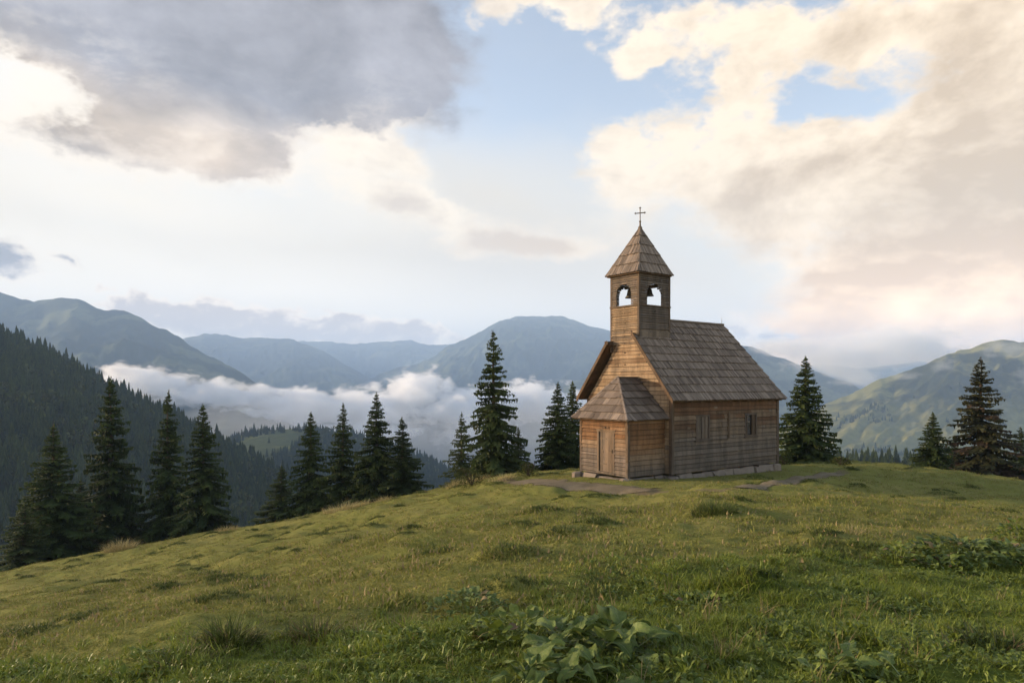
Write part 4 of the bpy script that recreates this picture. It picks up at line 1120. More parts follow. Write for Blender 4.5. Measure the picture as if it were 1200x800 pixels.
def spruce_kind(key):
    if key not in SPR:
        SPR[key] = {
            'd': lambda: spruce_meshes(21, M['needle'], 1.25, .30, .40, base_bare=.05, dry_low=.15),
            'e': lambda: spruce_meshes(22, M['needle'], 1.35, .38, .30),
            'a': lambda: spruce_meshes(11, M['needle'], 1.3, .28, .32),
            'b': lambda: spruce_meshes(12, M['needle'], 1.35, .20, .34),
            'c': lambda: spruce_meshes(13, M['needle'], 1.2, .34, .26),
            'open': lambda: spruce_meshes(14, M['needle'], 1.25, .34, .36, dry_low=.15),
            'full': lambda: spruce_meshes(15, M['needle'], 1.4, .16, .30, base_bare=.0),
            'pale': lambda: spruce_meshes(16, M['needle_pale'], .9, .30, .22),
            'brown': lambda: spruce_meshes(17, M['needle_brown'], 1.25, .30, .34, dry_low=.38)}[key]()
    return SPR[key]
def spruce(px, top, Y, R, kind, label, group=None, sink=.15, name='spruce_tree'):
    X = (px - CX) / F * Y; zb = gz(X, Y) - sink; h = (HY - top) / F * Y - zb
    o = empty(name, (X, Y, zb), random.uniform(0, 6.28)); tag(o, label, 'tree', group)
    tm, cm = spruce_kind(kind)
    for nm, me in (('trunk', tm), ('crown', cm)):
        c = bpy.data.objects.new(nm, me); COL.objects.link(c); c.parent = o; c.scale = (R * 1.12, R * 1.12, h)
    return o
LG = 'spruces below the left brow of the meadow'; MG = 'spruces below the middle of the meadow brow'; RG = 'spruces right of the chapel'
spruce(63, 496, 47, 3.2, 'b', 'wide dark spruce with a blunt top, leftmost big tree on the brow', LG)
spruce(130, 441, 51, 3.2, 'a', 'tallest dark spruce of the left clump, broad at the foot', LG)
spruce(197, 456, 52, 2.6, 'e', 'slim spruce with a long bare leader, between two broader trees', LG)
spruce(238, 473, 49, 2.7, 'd', 'dense cone shaped spruce at the right end of the left clump', LG)
spruce(28, 590, 44, 2.1, 'pale', 'low light green young spruce at the left edge below the wide dark one', LG)
spruce(95, 560, 54, 2.6, 'c', 'half hidden spruce filling the gap between wide and tallest left trees', LG)
spruce(330, 545, 54, 2.4, 'c', 'short dull spruce half hidden left of the middle clump', MG)
spruce(364, 482, 48, 2.1, 'd', 'dark spruce with thin leader, leftmost full tree of the middle clump', MG)
spruce(402, 472, 47, 1.95, 'c', 'spruce with pointed crown second from left in the middle clump', MG)
spruce(441, 459, 46, 2.15, 'b', 'tallest and darkest spruce of the middle clump', MG)
spruce(471, 488, 45, 1.85, 'e', 'narrow spruce at the right end of the middle clump', MG)
spruce(578, 386, 39.5, 2.25, 'open', 'tall open spruce with ragged drooping boughs left of the chapel', 'spruces left of the chapel')
spruce(541, 482, 43, 1.35, 'pale', 'thin pale young spruce tucked left of the tall open one', 'spruces left of the chapel')
spruce(607, 500, 42, 1.25, 'c', 'small spruce behind the right foot of the tall open one', 'spruces left of the chapel')
spruce(654, 447, 42, 1.75, 'b', 'full dark spruce standing beside the chapel porch, left one of two', 'spruces left of the chapel')
spruce(671, 446, 44, 1.75, 'd', 'dark spruce partly hidden by the porch roof, right one of two', 'spruces left of the chapel')
spruce(944, 417, 41, 2.05, 'full', 'full symmetrical spruce growing just right of the chapel', RG)
spruce(1093, 482, 43, 1.45, 'b', 'small dark spruce on the right brow, left of the tall brown one', RG)
spruce(1149, 418, 45, 2.75, 'brown', 'tall broad spruce with browning lower boughs near the right edge', RG)
spruce(1118, 512, 50, 1.7, 'c', 'low dark spruce between the small one and the tall brown one', RG)
spruce(1196, 500, 47, 1.9, 'c', 'dark spruce cut off by the right edge of the picture', RG)
spruce(1040, 541, 46, .8, 'pale', 'tiny pale spruce sapling peeping over the right brow', RG) if False else None

# ------------------------------------------------------------------ far conifers: low detail, each its own tree on the skyline, the rest one wood
M['far_needle'] = mat_leafy('distant_conifer', (.014, .023, .009), (.045, .060, .020), 0, .02, .9, .05)
M['far_tree_light'] = mat_leafy('distant_broadleaf', (.03, .042, .012), (.075, .085, .024), 0, .05, .9, .05)
def far_conifer(seed, mat=None, lobes=9, layers=9):
    rnd = random.Random(seed); mb = MB()
    mb.tube([(0, 0, 0), (0, 0, .9)], [.03, .006], 4)
    for k in range(layers):
        z0 = .04 + .90 * k / layers; r = (1 - z0) ** .85 * rnd.uniform(.85, 1.1); zt = min(1.02, z0 + .26 * (1 - .3 * k / layers))
        ph = rnd.uniform(0, 6.28)
        ring = []
        for s in range(lobes * 2):
            q = ph + s * math.pi / lobes; rr = r * (rnd.uniform(.8, 1.15) if s % 2 == 0 else rnd.uniform(.42, .62))
            ring.append((rr * math.cos(q), rr * math.sin(q), z0 - (.05 if s % 2 == 0 else -.02) * rnd.uniform(.4, 1.4)))
        for s in range(lobes * 2):
            mb.face([ring[s], ring[(s + 1) % (lobes * 2)], (0, 0, zt)], rnd.uniform(0, 1) * (.5 + .5 * k / layers))
    return mb.mesh('far_conifer', mat or M['far_needle'])
def far_round(seed):
    rnd = random.Random(seed); mb = MB()
    mb.tube([(0, 0, 0), (0, 0, .4)], [.05, .03], 4)
    for k in range(130):
        a = rnd.uniform(0, 6.28); c = rnd.uniform(-1, 1); rr = .9 * rnd.random() ** .4
        p = Vector((math.cos(a) * math.sqrt(1 - c * c) * rr, math.sin(a) * math.sqrt(1 - c * c) * rr, .55 + .42 * c * rr))
        s = rnd.uniform(.10, .22); d = Vector((rnd.uniform(-1, 1), rnd.uniform(-1, 1), rnd.uniform(-.3, 1))).normalized(); e = d.cross(Vector((.3, .2, .9))).normalized()
        mb.face([p + d * s, p + e * s * .8, p - d * s, p - e * s * .8], rnd.random())
    return mb.mesh('far_round', M['far_tree_light'])
FARM = [far_conifer(s) for s in (1, 2, 3, 4)]; FARR = far_round(5)
def far_thing(p, h, label, group, me=None):
    me = me or random.choice(FARM)
    o = bpy.data.objects.new('distant_tree', me); COL.objects.link(o)
    o.location = tuple(p); o.rotation_euler = (0, 0, random.uniform(0, 6.28)); r = h * random.uniform(.19, .31); o.scale = (r, r, h)
    tag(o, label, 'tree', group)
def wood(name, pts, hs, round_share=0.0):
    vs = [bpy.data.objects.new('v', me) for me in FARM + [FARR]]
    n = len(pts)
    idx = np.array([4 if random.random() < round_share else random.randrange(4) for _ in range(n)])
    w = np.array([h * (random.uniform(.19, .30) if i < 4 else .42) for h, i in zip(hs, idx)])
    hh = np.array([h * (1 if i < 4 else .75) for h, i in zip(hs, idx)])
    return scatter(name, vs, pts, np.stack([np.zeros(n), np.zeros(n), np.random.RandomState(3).rand(n) * 6.28], -1), np.stack([w, w, hh], -1), idx)
rs = np.random.RandomState(5)
# skyline of the left slope
for k in range(150):
    i = .62 + .345 * (k + rs.rand() * .8) / 150
    p = LEFT.at(i, rs.uniform(.965, 1.005)); far_thing(p, rs.uniform(8, 19) , 'dark conifer standing on the skyline of the forested left hillside', 'conifers along the left hillside skyline')
pts, hs = [], []
for k in range(9800):
    t = rs.rand() ** .8; i = rs.uniform(.45, 1.0) if k < 8000 else rs.uniform(0, .45); p = LEFT.at(i, t * .975)
    if float(vnoise(p[0] * .022, p[1] * .022, 44)) > .80 and rs.rand() < .8: continue
    pts.append(p); hs.append(rs.uniform(7, 18) * (1.0 if t > .2 else .85))
wood('forest', pts, hs, .10)
# knoll: trees along its top, open pasture below on the left, wood on the right and foot
def proj(p): return CX + F * p[0] / p[1], HY - F * p[2] / p[1]
for k in range(70):
    i = .20 + .60 * (k + rs.rand() * .8) / 70
    p = KNOLL.at(i, rs.uniform(.97, 1.01)); far_thing(p, rs.uniform(8, 16), 'dark conifer on the crest of the wooded knoll in the valley', 'conifers along the knoll crest')
pts, hs = [], []
CLR = KNOLL.at(.33, .70)
for k in range(5200):
    t = rs.rand() * .99; i = rs.uniform(.05, .98); p = KNOLL.at(i, t)
    d = math.hypot((p[0] - CLR[0]) / 62, (p[1] - CLR[1]) / 120)
    if d + .5 * (float(vnoise(p[0] * .03, p[1] * .03, 5)) - .5) < 1.0 and rs.rand() < .985: continue
    pts.append(p); hs.append(rs.uniform(8, 15))
wood('woods', pts, hs, .08)
for k in range(60):
    i = .02 + .62 * (k + rs.rand() * .9) / 60
    p = SHELF.at(i, rs.uniform(.93, 1.0)); far_thing(p, rs.uniform(8.5, 13.5), 'dark conifer in the row of forest beyond the right brow', 'conifers beyond the right brow')
pts = []; hs = []
for k in range(900):
    p = SHELF.at(rs.uniform(0, 1), rs.uniform(.25, 1.0)); pts.append(p); hs.append(rs.uniform(8, 12.5))
wood('treeline', pts, hs, .05)
# woods and single trees on the right mountain's lower pastures
pts = []; hs = []
nr, nc = ME.ZZ.shape
for k in range(9000):
    j = rs.randint(0, 68); i = rs.randint(20, 330)
    p = np.array([ME.XX[j, i], ME.YY[j, i], ME.ZZ[j, i]]) + np.array([rs.uniform(-8, 8), rs.uniform(-8, 8), -1])
    m = float(fbm(p[0] * .0034, p[1] * .006, 301, 4))
    if m < .50 or (p[2] < -45 and m < .66): continue
    pts.append(p); hs.append(rs.uniform(10, 17))
wood('mountain_woods', pts, hs, .3)
# ---END-FAR
# ------------------------------------------------------------------ grass carpet
M['grass'] = mat_leafy('pasture_grass', (.100, .112, .022), (.225, .225, .054), .25, .45, .7, .15, dry=(.26, .20, .10))
M['lush'] = mat_leafy('lush_shaded_grass', (.072, .102, .011), (.185, .225, .028), .3, .8, .55, .25, dry=(.22, .17, .08))  # rich growth; foreground shade is mixed into this darker green
M['herb'] = mat_leafy('meadow_herb', (.066, .098, .013), (.175, .215, .034), .25, .8, .5, .3, dry=(.15, .10, .05))
M['tuss'] = mat_leafy('hummock_grass', (.034, .048, .009), (.095, .118, .024), .2, .8, .6, .2, dry=(.16, .12, .06))
M['dock'] = mat_leafy('dock_leaf', (.062, .096, .020), (.140, .185, .046), .22, 2.0, .55, .22, dry=(.20, .15, .07))
def add_veins(mat):
    # pale midrib and side veins, blotches and browned margin of a broad leaf; 'run' = across, along
    nt = NT(mat.node_tree); b = mat.node_tree.nodes['Principled BSDF']
    src = b.inputs['Base Color'].links[0].from_socket
    sp = nt.new('ShaderNodeSeparateXYZ'); nt.l.new(nt.attr('run').outputs['Vector'], sp.inputs[0])
    av = nt.m('ABSOLUTE', sp.outputs[0])
    rib = nt.rng(av, .10, .02)
    side = nt.rng(nt.m('ABSOLUTE', nt.m('SUBTRACT', nt.m('FRACT', nt.m('MULTIPLY', nt.m('SUBTRACT', sp.outputs[1], nt.m('MULTIPLY', av, .22)), 7.0)), .5)), .07, .0)
    v = nt.m('MAXIMUM', rib, nt.m('MULTIPLY', side, .6))
    pos = nt.new('ShaderNodeNewGeometry').outputs['Position']
    bl = nt.noise(pos, 28, 4, .65).outputs[0]
    c = nt.mix(nt.m('MULTIPLY', v, .55), src, (.17, .20, .085))
    c = nt.vm('SCALE', c, s=nt.m('ADD', .55, nt.m('MULTIPLY', bl, .9)))
    c = nt.mix(nt.m('MULTIPLY', nt.rng(nt.m('ADD', av, nt.m('MULTIPLY', nt.m('SUBTRACT', bl, .5), 1.2)), 1.05, 1.3), .6), c, (.12, .085, .035))
    nt.l.new(c, b.inputs['Base Color'])
    for n in mat.node_tree.nodes:
        if n.type == 'BSDF_TRANSLUCENT': nt.l.new(c, n.inputs[0])
    bump(nt, b, nt.m('ADD', nt.m('MULTIPLY', v, -.6), bl), .5, .01)
add_veins(M['dock'])
M['straw'] = mat_leafy('dry_straw', (.20, .165, .070), (.42, .355, .17), .25, .6, .8, .1)
def blade(mb, rnd, base, h, lean, a, w, dryp=.1, segs=3, tone=None):
    b = Vector(base); d = Vector((math.cos(a), math.sin(a), 0)); s = Vector((-math.sin(a), math.cos(a), 0))
    tw = rnd.uniform(-.9, .9); s = s * math.cos(tw) + d * math.sin(tw)
    t = rnd.random() if tone is None else tone; dry = 1.0 if rnd.random() < dryp else rnd.uniform(0, .3)
    pr = None
    for k in range(segs + 1):
        f = k / segs
        p = b + d * (lean * h * f ** 1.8) + Vector((0, 0, h * (f - .32 * lean * f * f)))
        ww = w * (1 - f) ** .7 + .0004
        cur = (p - s * ww, p + s * ww)
        if pr: mb.face([pr[0], pr[1], cur[1], cur[0]], min(1, t * .7 + .3 * f), .5, None, dry)
        pr = cur
def tuft(seed, n, r, h0, h1, w, dryp, mat, lean=(.2, 1.1), segs=3):
    rnd = random.Random(seed); mb = MB()
    for k in range(n):
        q = rnd.uniform(0, 6.28); rr = r * math.sqrt(rnd.random())
        blade(mb, rnd, (rr * math.cos(q), rr * math.sin(q), -.012), rnd.uniform(h0, h1), rnd.uniform(*lean), rnd.uniform(0, 6.28), w * rnd.uniform(.7, 1.3), dryp, segs)
    return mb.mesh('tuft', mat)
def leaf(mb, rnd, base, L, W, az, up, curl=.8, wave=.08, nl=6, nw=4, tone=None, dry=0.0, stalk=.25, fold=.25):
    """one broad leaf on a stalk: arching midrib, folded and waved blade"""
    d = Vector((math.cos(az), math.sin(az), 0)); s = Vector((-math.sin(az), math.cos(az), 0))
    p = Vector(base); ang = up; pts = []
    steps = nl + 2; st = stalk * L
    q = p + (d * math.cos(ang) + Vector((0, 0, math.sin(ang)))) * st
    mb.face([p - s * .006, p + s * .006, q + s * .004, q - s * .004], .6, .5, None, dry)
    p = q; ph = rnd.uniform(0, 6.28); t0 = rnd.random() if tone is None else tone
    roll = rnd.uniform(-.5, .5)
    grid = []
    for k in range(nl + 1):
        f = k / nl
        wd = W * .66 * min(1, (f + .06) / .30) ** .6 * (1 - f) ** .72 * (1 + .10 * math.sin(f * 19 + ph))
        if k == nl: wd = W * .02
        nrm = Vector((0, 0, math.cos(ang))) - d * math.sin(ang)
        sd = (s * math.cos(roll) + nrm * math.sin(roll)).normalized()
        row = []
        for j in range(nw + 1):
            v = -1 + 2 * j / nw
            row.append(p + sd * (wd * v) + nrm * (fold * wd * abs(v) + wave * W * math.sin(f * 9 + ph + v * 2.5) * abs(v)))
        grid.append(row)
        p = p + (d * math.cos(ang) + Vector((0, 0, math.sin(ang)))) * (L / nl)
        ang -= curl * (.5 + f) / nl * 1.3
    for k in range(nl):
        for j in range(nw):
            v = abs(-1 + 2 * (j + .5) / nw)
            va, vb = -1 + 2 * j / nw, -1 + 2 * (j + 1) / nw
            mb.face([grid[k][j], grid[k][j + 1], grid[k + 1][j + 1], grid[k + 1][j]], min(1, max(0, t0 + rnd.uniform(-.05, .05))), .5, [(va, k / nl, t0), (vb, k / nl, t0), (vb, (k + 1) / nl, t0), (va, (k + 1) / nl, t0)], dry)
def herb(seed, n, r, L, mat):
    rnd = random.Random(seed); mb = MB()
    for k in range(n):
        q = rnd.uniform(0, 6.28); rr = r * math.sqrt(rnd.random())
        l = L * rnd.uniform(.6, 1.3)
        leaf(mb, rnd, (rr * math.cos(q), rr * math.sin(q), rnd.uniform(-.01, .04)), l, l * rnd.uniform(.5, .8), rnd.uniform(0, 6.28), rnd.uniform(.3, 1.2), 1.2, .06, 3, 2, None, 1.0 if rnd.random() < .06 else 0, .8)
    return mb.mesh('herb', mat)
def build_grass():
    O = lambda me: bpy.data.objects.new('g', me)
    V = [O(tuft(100 + i, 28, .07, .04, .115, .0036, .05, M['lush'], (.2, 1.2))) for i in range(4)]            # 0-3 lush
    V += [O(herb(120 + i, 9, .07, .045, M['herb'])) for i in range(3)]                                        # 4-6 herbs
    V += [O(tuft(130 + i, 28, .08, .012, .036, .0032, .09, M['grass'], (.3, 1.4), 2)) for i in range(4)]       # 7-10 short pasture
    V += [O(tuft(140 + i, 36, .20, .018, .062, .0075, .11, M['grass'], (.2, 1.2), 2)) for i in range(3)]        # 11-13 coarse, farther away
    V += [O(tuft(150 + i, 12, .05, .10, .24, .0022, .65, M['lush'], (.1, .8))) for i in range(2)]             # 14-15 taller, drier stalks
    V += [O(tuft(160 + i, 26, .10, .04, .11, .0055, .10, M['tuss'], (.3, 1.2), 3)) for i in range(3)]           # 16-18 hummock grass
    r = np.random.RandomState(9)
    P_, S_, I_ = [], [], []
    def zone(n, y0, y1, fn, pw=1.0):
        y = np.sqrt(r.uniform(y0 ** 2, y1 ** 2, n)) if pw == 1 else y0 + (y1 - y0) * r.rand(n) ** pw
        x = y * r.uniform(-1.2, 1.2, n)
        fn(x, y)
    def put(x, y, keep, ids, s0, s1):
        x, y = x[keep], y[keep]
        l, w = chapel_local(x, y)
        ok = ~((l > -2.25) & (l < 7.3) & (w > -.12) & (w < 4.95) & ((l > -.1) | ((w > .2) & (w < 3.1))))
        ok &= (path_mask(x, y) < .45 + .25 * r.rand(len(x)))
        x, y = x[ok], y[ok]
        P_.append(np.stack([x, y, ground(x, y) - .004], -1)); S_.append(r.uniform(s0, s1, len(x)) * (1 + .5 * (fbm(x * 1.4, y * 1.4, 71, 2) - .5) * 2)); I_.append(r.choice(ids, len(x)))
    def lushz(x, y):
        m = lush_shade_mask(x, y)
        clump = fbm(x * 1.7, y * 1.7, 61, 3)
        q = r.rand(len(x))
        put(x, y, (m > q) & (clump < .56), [0, 1, 2, 3], .55, 1.15)
        put(x, y, (m > q) & (clump >= .40) & (r.rand(len(x)) < .9), [4, 5, 6, 4, 5, 6, 1, 2, 3], .45, .95)
        put(x, y, (m > q) & (r.rand(len(x)) < .015), [14, 15], .6, 1.1)
        put(x, y, (m <= q), [7, 8, 9, 10], .8, 1.4)
    zone(18000, 2.4, 8.5, lushz); zone(11000, 8, 15, lushz)
    zone(31000, 6.0, 18, lambda x, y: put(x, y, lush_shade_mask(x, y) < .6, [7, 8, 9, 10, 7, 8, 11], .8, 1.5))
    zone(36000, 15, 47, lambda x, y: put(x, y, y > 0, [11, 12, 13], .6, 1.35))
    for (bx, by, br_, bh_) in BUMPS:                      # rougher, darker grass left standing on the hummocks
        n = int(34 * br_ / .3 * (1.0 if by < 18 else .7)); q = r.rand(n) * 6.28; rr = br_ * np.sqrt(r.rand(n)) * .95
        put(bx + rr * np.cos(q) * 1.3, by + rr * np.sin(q) * .8, np.ones(n, bool), [16, 17, 18], .55, 1.25)
    zone(60, 6, 30, lambda x, y: put(x, y, fbm(x * .4, y * .4, 81, 2) > .55, [14, 15], .5, .9))
    P3 = np.concatenate(P_); s = np.concatenate(S_); i = np.concatenate(I_); n = len(s)
    rot = np.stack([r.normal(0, .12, n), r.normal(0, .12, n), r.rand(n) * 6.28], -1)
    scatter('grass', V, P3, rot, np.stack([s, s, s * r.uniform(.8, 1.2, n)], -1), i)
build_grass()

# ------------------------------------------------------------------ single plants, tussocks and straw
def plant_at(name, px, py, label, cat, group=None, sink=.0):
    x, y = hit(px, py); o = empty(name, (x, y, gz(x, y) - sink)); tag(o, label, cat, group); return o
def dock(px, py, n, L, seed, label, big=1.0):
    rnd = random.Random(seed); o = plant_at('dock_plant', px, py, label, 'plant', 'broad leaved docks in the foreground')
    for k in range(n):
        az = k * 2.39996 + rnd.uniform(-.4, .4); ring = k / n
        mb = MB(); l = L * rnd.uniform(.7, 1.15)
        leaf(mb, rnd, (rnd.uniform(-.24, .24), rnd.uniform(-.13, .13), rnd.uniform(0, .05)), l, l * rnd.uniform(.42, .62), az, .85 - .75 * ring + rnd.uniform(-.25, .25), 1.2 + .7 * ring, .13, 10, 8,
             rnd.uniform(.2, .8), 0.0, .35 + .35 * rnd.random(), .22)
        mb.obj('leaf', M['dock'], o, True)
    return o
dock(694, 764, 40, .205, 1, 'large dock plant with grey green pointed leaves, behind the other foreground dock')
dock(655, 804, 32, .195, 2, 'dock plant with broad rounded leaves at the bottom edge, in front of the pointed one')
dock(1008, 798, 18, .15, 3, 'small flat dock plant beside dark bare soil at the bottom right')
dock(742, 758, 16, .16, 4, 'low dock with dull drooping leaves right of the large pointed one')
def leafy_clump(px, py, r, n, L, seed, label, mat='herb', h=.2):
    rnd = random.Random(seed); o = plant_at('herb_clump', px, py, label, 'plant', 'leafy herb clumps in the meadow')
    mb = MB()
    for k in range(n):
        q = rnd.uniform(0, 6.28); rr = math.sqrt(rnd.random()); z = h * (1 - rr * rr) * rnd.uniform(.4, 1.0)
        l = L * rnd.uniform(.6, 1.25)
        leaf(mb, rnd, (r * rr * math.cos(q), r * rr * math.sin(q), z), l, l * rnd.uniform(.55, .85), q + rnd.uniform(-1.2, 1.2), rnd.uniform(-.1, 1.0), 1.2, .08, 4, 2, None, 1.0 if rnd.random() < .05 else 0, .35)
    mb.obj('leaves', M[mat], o, True)
    mb = MB()
    for k in range(max(5, n // 12)):
        q = rnd.uniform(0, 6.28); rr = .7 * math.sqrt(rnd.random())
        mb.tube([(r * rr * math.cos(q) * .5, r * rr * math.sin(q) * .5, -.03), (r * rr * math.cos(q), r * rr * math.sin(q), h * (1 - rr * rr) * .9)], [.006, .004], 4)
    mb.obj('stems', M['herb'], o)
leafy_clump(1132, 650, .60, 230, .11, 11, 'wide patch of large grey green leaves on the right, left of the dark bush', 'dock', .16)
leafy_clump(1183, 655, .50, 190, .12, 12, 'pale large leaved patch at the right edge below the dark bush', 'dock', .18)
leafy_clump(1192, 634, .34, 200, .09, 13, 'dark rounded bushy herb at the right edge above the pale leaves', 'herb', .36)
leafy_clump(1050, 660, .22, 110, .08, 14, 'small dark round herb standing alone left of the large leaved patch', 'herb', .24)
leafy_clump(548, 714, .34, 170, .07, 15, 'grey green herb cushion in the grazed grass left of the big docks', 'dock', .13)
leafy_clump(820, 716, .45, 240, .06, 16, 'low brownish herb mat in the grazed grass right of the big docks', 'herb', .10)
leafy_clump(612, 748, .32, 130, .085, 17, 'spreading herb patch just left of the large pointed dock', 'herb', .12)
leafy_clump(1100, 668, .35, 130, .10, 18, 'loose green herb patch below the large grey green leaves', 'herb', .14)
def tussock(px, py, r, n, h0, h1, seed, label, mat='lush', dryp=.12, group='grass tussocks on the pasture', w=.0045):
    rnd = random.Random(seed); o = plant_at('grass_tussock', px, py, label, 'grass tussock', group)
    mb = MB()
    for k in range(n):
        q = rnd.uniform(0, 6.28); rr = math.sqrt(rnd.random())
        x, y = r * rr * math.cos(q), r * .7 * rr * math.sin(q)
        z = gz(o.location.x + x, o.location.y + y) - o.location.z - .02
        blade(mb, rnd, (x, y, z), rnd.uniform(h0, h1) * (1.15 - .5 * rr), rnd.uniform(.2, 1.2), q + rnd.uniform(-1, 1), w * rnd.uniform(.7, 1.3), dryp, 3)
    mb.obj('blades', M[mat], o)
    return o
tussock(270, 752, .20, 420, .12, .26, 21, 'shaggy tall grass tussock at the lower left, left one of two', 'tuss')
tussock(372, 748, .24, 460, .10, .24, 22, 'shaggy grass tussock with bare brown roots, right one of two at lower left', 'tuss', .3)
tussock(420, 750, .26, 360, .08, .18, 23, 'low green tussock touching the right side of the brown rooted tussock')
tussock(836, 600, .50, 700, .12, .3, 24, 'dark hummock tussock on the open meadow in front of the chapel', 'tuss', .05, w=.007)
tussock(655, 624, .55, 500, .07, .16, 25, 'flat dark grass hummock in the meadow below the porch', 'tuss', .05, w=.007)
tussock(598, 648, .42, 420, .07, .16, 26, 'flat dark grass hummock lower left of the one below the porch', 'tuss', .05, w=.006)
tussock(702, 684, .25, 220, .05, .10, 27, 'small faint hummock halfway between the docks and the chapel', 'tuss', .1, w=.005)
tussock(316, 706, .32, 300, .05, .11, 28, 'low dark hummock in the left meadow above the shaggy tussocks', 'tuss', .1, w=.005)
tussock(110, 694, .45, 330, .05, .10, 29, 'thin brownish hummock far left on the open slope', 'tuss', .15, w=.006)
tussock(470, 735, .24, 300, .06, .15, 30, 'bright green rough tussock between the shaggy pair and the herb cushion')
tussock(60, 785, .22, 320, .07, .17, 31, 'rough tussock at the bottom left corner of the picture')
tussock(212, 778, .24, 320, .07, .16, 32, 'rough dark tussock at the bottom left, below the shaggy pair', 'tuss')
tussock(1172, 765, .26, 420, .10, .26, 33, 'tall leaning grass tussock over a dark hollow at the bottom right', 'tuss')
tussock(1000, 625, .25, 90, .10, .30, 34, 'sparse dry stalks standing in the right meadow', 'straw', .5, w=.004)
def straw(px, py, r, n, h0, h1, seed, label):
    tussock(px, py, r, n, h0, h1, seed, label, 'straw', .3, 'dry straw tufts along the meadow brow', .009)
straw(140, 645, .9, 620, .3, .95, 41, 'pale dry straw tuft at the foot of the tallest left spruce')
straw(265, 622, .7, 260, .2, .5, 42, 'thin dry straw tuft on the brow below the left clump’s right end')
straw(405, 597, 1.2, 760, .25, .7, 43, 'dry straw tuft on the brow below the middle clump')
straw(450, 586, .8, 260, .2, .5, 44, 'thin dry straw tuft at the right end of the middle clump')
straw(548, 567, 1.2, 800, .25, .75, 45, 'tall pale straw tuft at the foot of the tall open spruce')
straw(590, 560, .7, 220, .15, .4, 46, 'short dry straw right of the tall open spruce’s foot')
def shrub(px, py, r, h, n, seed, label):
    rnd = random.Random(seed); o = plant_at('shrub', px, py, label, 'shrub', 'small shrubs along the brow', .05)
    mb = MB(); st = MB()
    for k in range(n):
        c = rnd.uniform(0, 1); q = rnd.uniform(0, 6.28); rr = rnd.random() ** .4
        p = Vector((r * rr * math.cos(q) * (1 - .5 * c), r * rr * math.sin(q) * (1 - .5 * c), h * c * (1.05 - .25 * rr)))
        leaf(mb, rnd, p, .13, .08, rnd.uniform(0, 6.28), rnd.uniform(-.5, .8), .8, .05, 2, 2, None, 0, .1)
    for k in range(14):
        q = rnd.uniform(0, 6.28); st.tube([(0, 0, 0), (r * .35 * math.cos(q), r * .35 * math.sin(q), h * .5), (r * .6 * math.cos(q), r * .6 * math.sin(q), h * .9)], [.018, .012, .005], 5)
    mb.obj('leaves', M['far_tree_light'], o); st.obj('stems', M['bark'], o)
shrub(553, 569, .8, 1.0, 420, 51, 'yellowish green bush at the left foot of the tall open spruce')
shrub(619, 557, .6, .7, 300, 52, 'low green bush between the tall open spruce and the porch spruces')
shrub(985, 545, .7, .5, 300, 53, 'low green bush at the right foot of the symmetrical spruce')
shrub(919, 544, .6, .55, 260, 54, 'low green bush between the chapel corner and the symmetrical spruce')
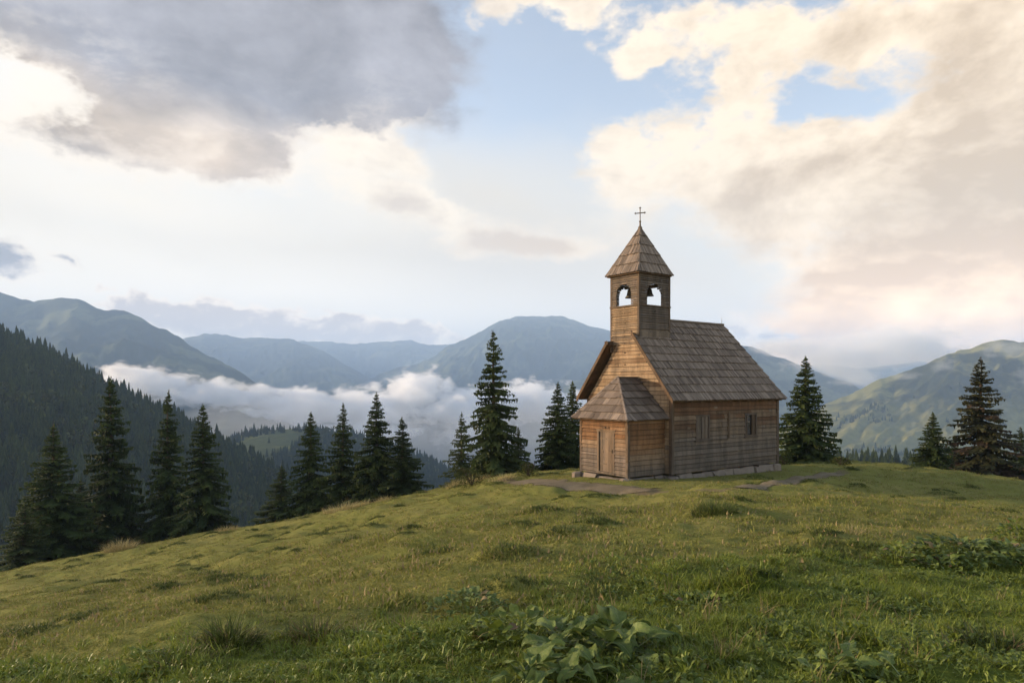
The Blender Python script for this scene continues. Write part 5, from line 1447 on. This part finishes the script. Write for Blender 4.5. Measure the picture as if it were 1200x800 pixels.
# ---END-PLANTS
# ------------------------------------------------------------------ air and valley fog
def build_haze():
    mb = MB(); mb.box((-9000, -700, -280), (9000, 10700, 735))
    mat = bpy.data.materials.new('thin_air'); mat.use_nodes = True; t = mat.node_tree
    t.nodes.remove(t.nodes['Principled BSDF'])
    v = t.nodes.new('ShaderNodeVolumePrincipled'); v.inputs['Color'].default_value = HAZEC; v.inputs['Density'].default_value = HAZE
    v.inputs['Anisotropy'].default_value = 0.0
    t.links.new(v.outputs[0], t.nodes['Material Output'].inputs['Volume'])
    o = mb.obj('haze', mat); tag(o, kind='stuff')
HAZE = 1.5e-4
HAZEC = (.48, .68, 1.0, 1)
build_haze()
def fog_bank(name, lo, hi, blobs, dens, seed, scale, thr=0.30, soft=.25):
    """a closed box of air in which drifting fog stands: density from soft lobes broken up by noise (world metres)"""
    mb = MB(); mb.box(lo, hi)
    mat = bpy.data.materials.new(name); mat.use_nodes = True; nt = NT(mat.node_tree)
    mat.node_tree.nodes.remove(mat.node_tree.nodes['Principled BSDF'])
    pos = nt.new('ShaderNodeNewGeometry').outputs['Position']
    pn = nt.vm('ADD', pos, (seed * 317.0, seed * 91.0, 0))
    n = nt.noise(nt.mapping(pn, sc=(1, 1, 1.9)), scale, 6, .58, .3)
    acc = None
    for (c, r) in blobs:
        q = nt.mapping(pos, c, (0, 0, 0), r, 'TEXTURE')
        g = nt.new('ShaderNodeTexGradient', gradient_type='SPHERICAL'); nt.l.new(q, g.inputs[0])
        acc = g.outputs['Fac'] if acc is None else nt.m('MAXIMUM', acc, g.outputs['Fac'])
    f = nt.m('ADD', acc, nt.m('MULTIPLY', nt.m('SUBTRACT', n.outputs[0], .5), 1.9))
    f = nt.m('MULTIPLY', nt.rng(f, thr, thr + soft), nt.rng(acc, 0, .06))
    v = nt.new('ShaderNodeVolumePrincipled'); v.inputs['Color'].default_value = (1, 1, 1, 1); v.inputs['Anisotropy'].default_value = .2
    nt.l.new(nt.m('MULTIPLY', f, dens), v.inputs['Density'])
    nt.l.new(v.outputs[0], mat.node_tree.nodes['Material Output'].inputs['Volume'])
    mat.cycles.volume_step_rate = .14
    o = mb.obj(name, mat); tag(o, kind='stuff'); return o
def W3(px, py, Y): return ((px - CX) / F * Y, Y, (HY - py) / F * Y)
def lobe(px, py, Y, rx, ry, rd): return (W3(px, py, Y), (rx / F * Y, rd, ry / F * Y))
FB = [lobe(170, 448, 2350, 95, 30, 300), lobe(250, 466, 2400, 110, 32, 320), lobe(340, 478, 2500, 120, 36, 350), lobe(430, 480, 2600, 110, 40, 350), lobe(490, 458, 2700, 70, 36, 320),
      lobe(545, 478, 2700, 90, 40, 350), lobe(620, 470, 2750, 90, 38, 350), lobe(690, 478, 2800, 90, 34, 350), lobe(560, 512, 2650, 80, 22, 280), lobe(420, 505, 2550, 120, 20, 280)]
fog_bank('fog', (-1750, 1950, -262), (700, 3250, 95), FB, .028, 1, .0115, .42, .26)
FM = [lobe(480, 520, 2050, 260, 46, 330), lobe(640, 510, 2100, 160, 46, 330), lobe(330, 505, 2000, 140, 40, 300)]
fog_bank('mist', (-1500, 1600, -262), (700, 2500, 20), FM, .0009, 4, .006, -.35, 1.1)
FR = [lobe(985, 420, 3300, 95, 32, 260), lobe(1045, 408, 3300, 110, 40, 280), lobe(930, 408, 3350, 60, 16, 180), lobe(1010, 442, 3250, 40, 16, 160)]
fog_bank('fog', (900, 2900, -40), (2450, 3700, 360), FR, .008, 2, .007, .26, .35)
FE = [lobe(1180, 408, 1980, 42, 18, 120), lobe(1105, 428, 1950, 20, 18, 90), lobe(1060, 440, 1980, 26, 9, 90), lobe(1210, 440, 1850, 30, 16, 100)]
fog_bank('fog', (950, 1780, -20), (1700, 2150, 200), FE, .0035, 3, .022, .34, .4)
# ---END-AIR
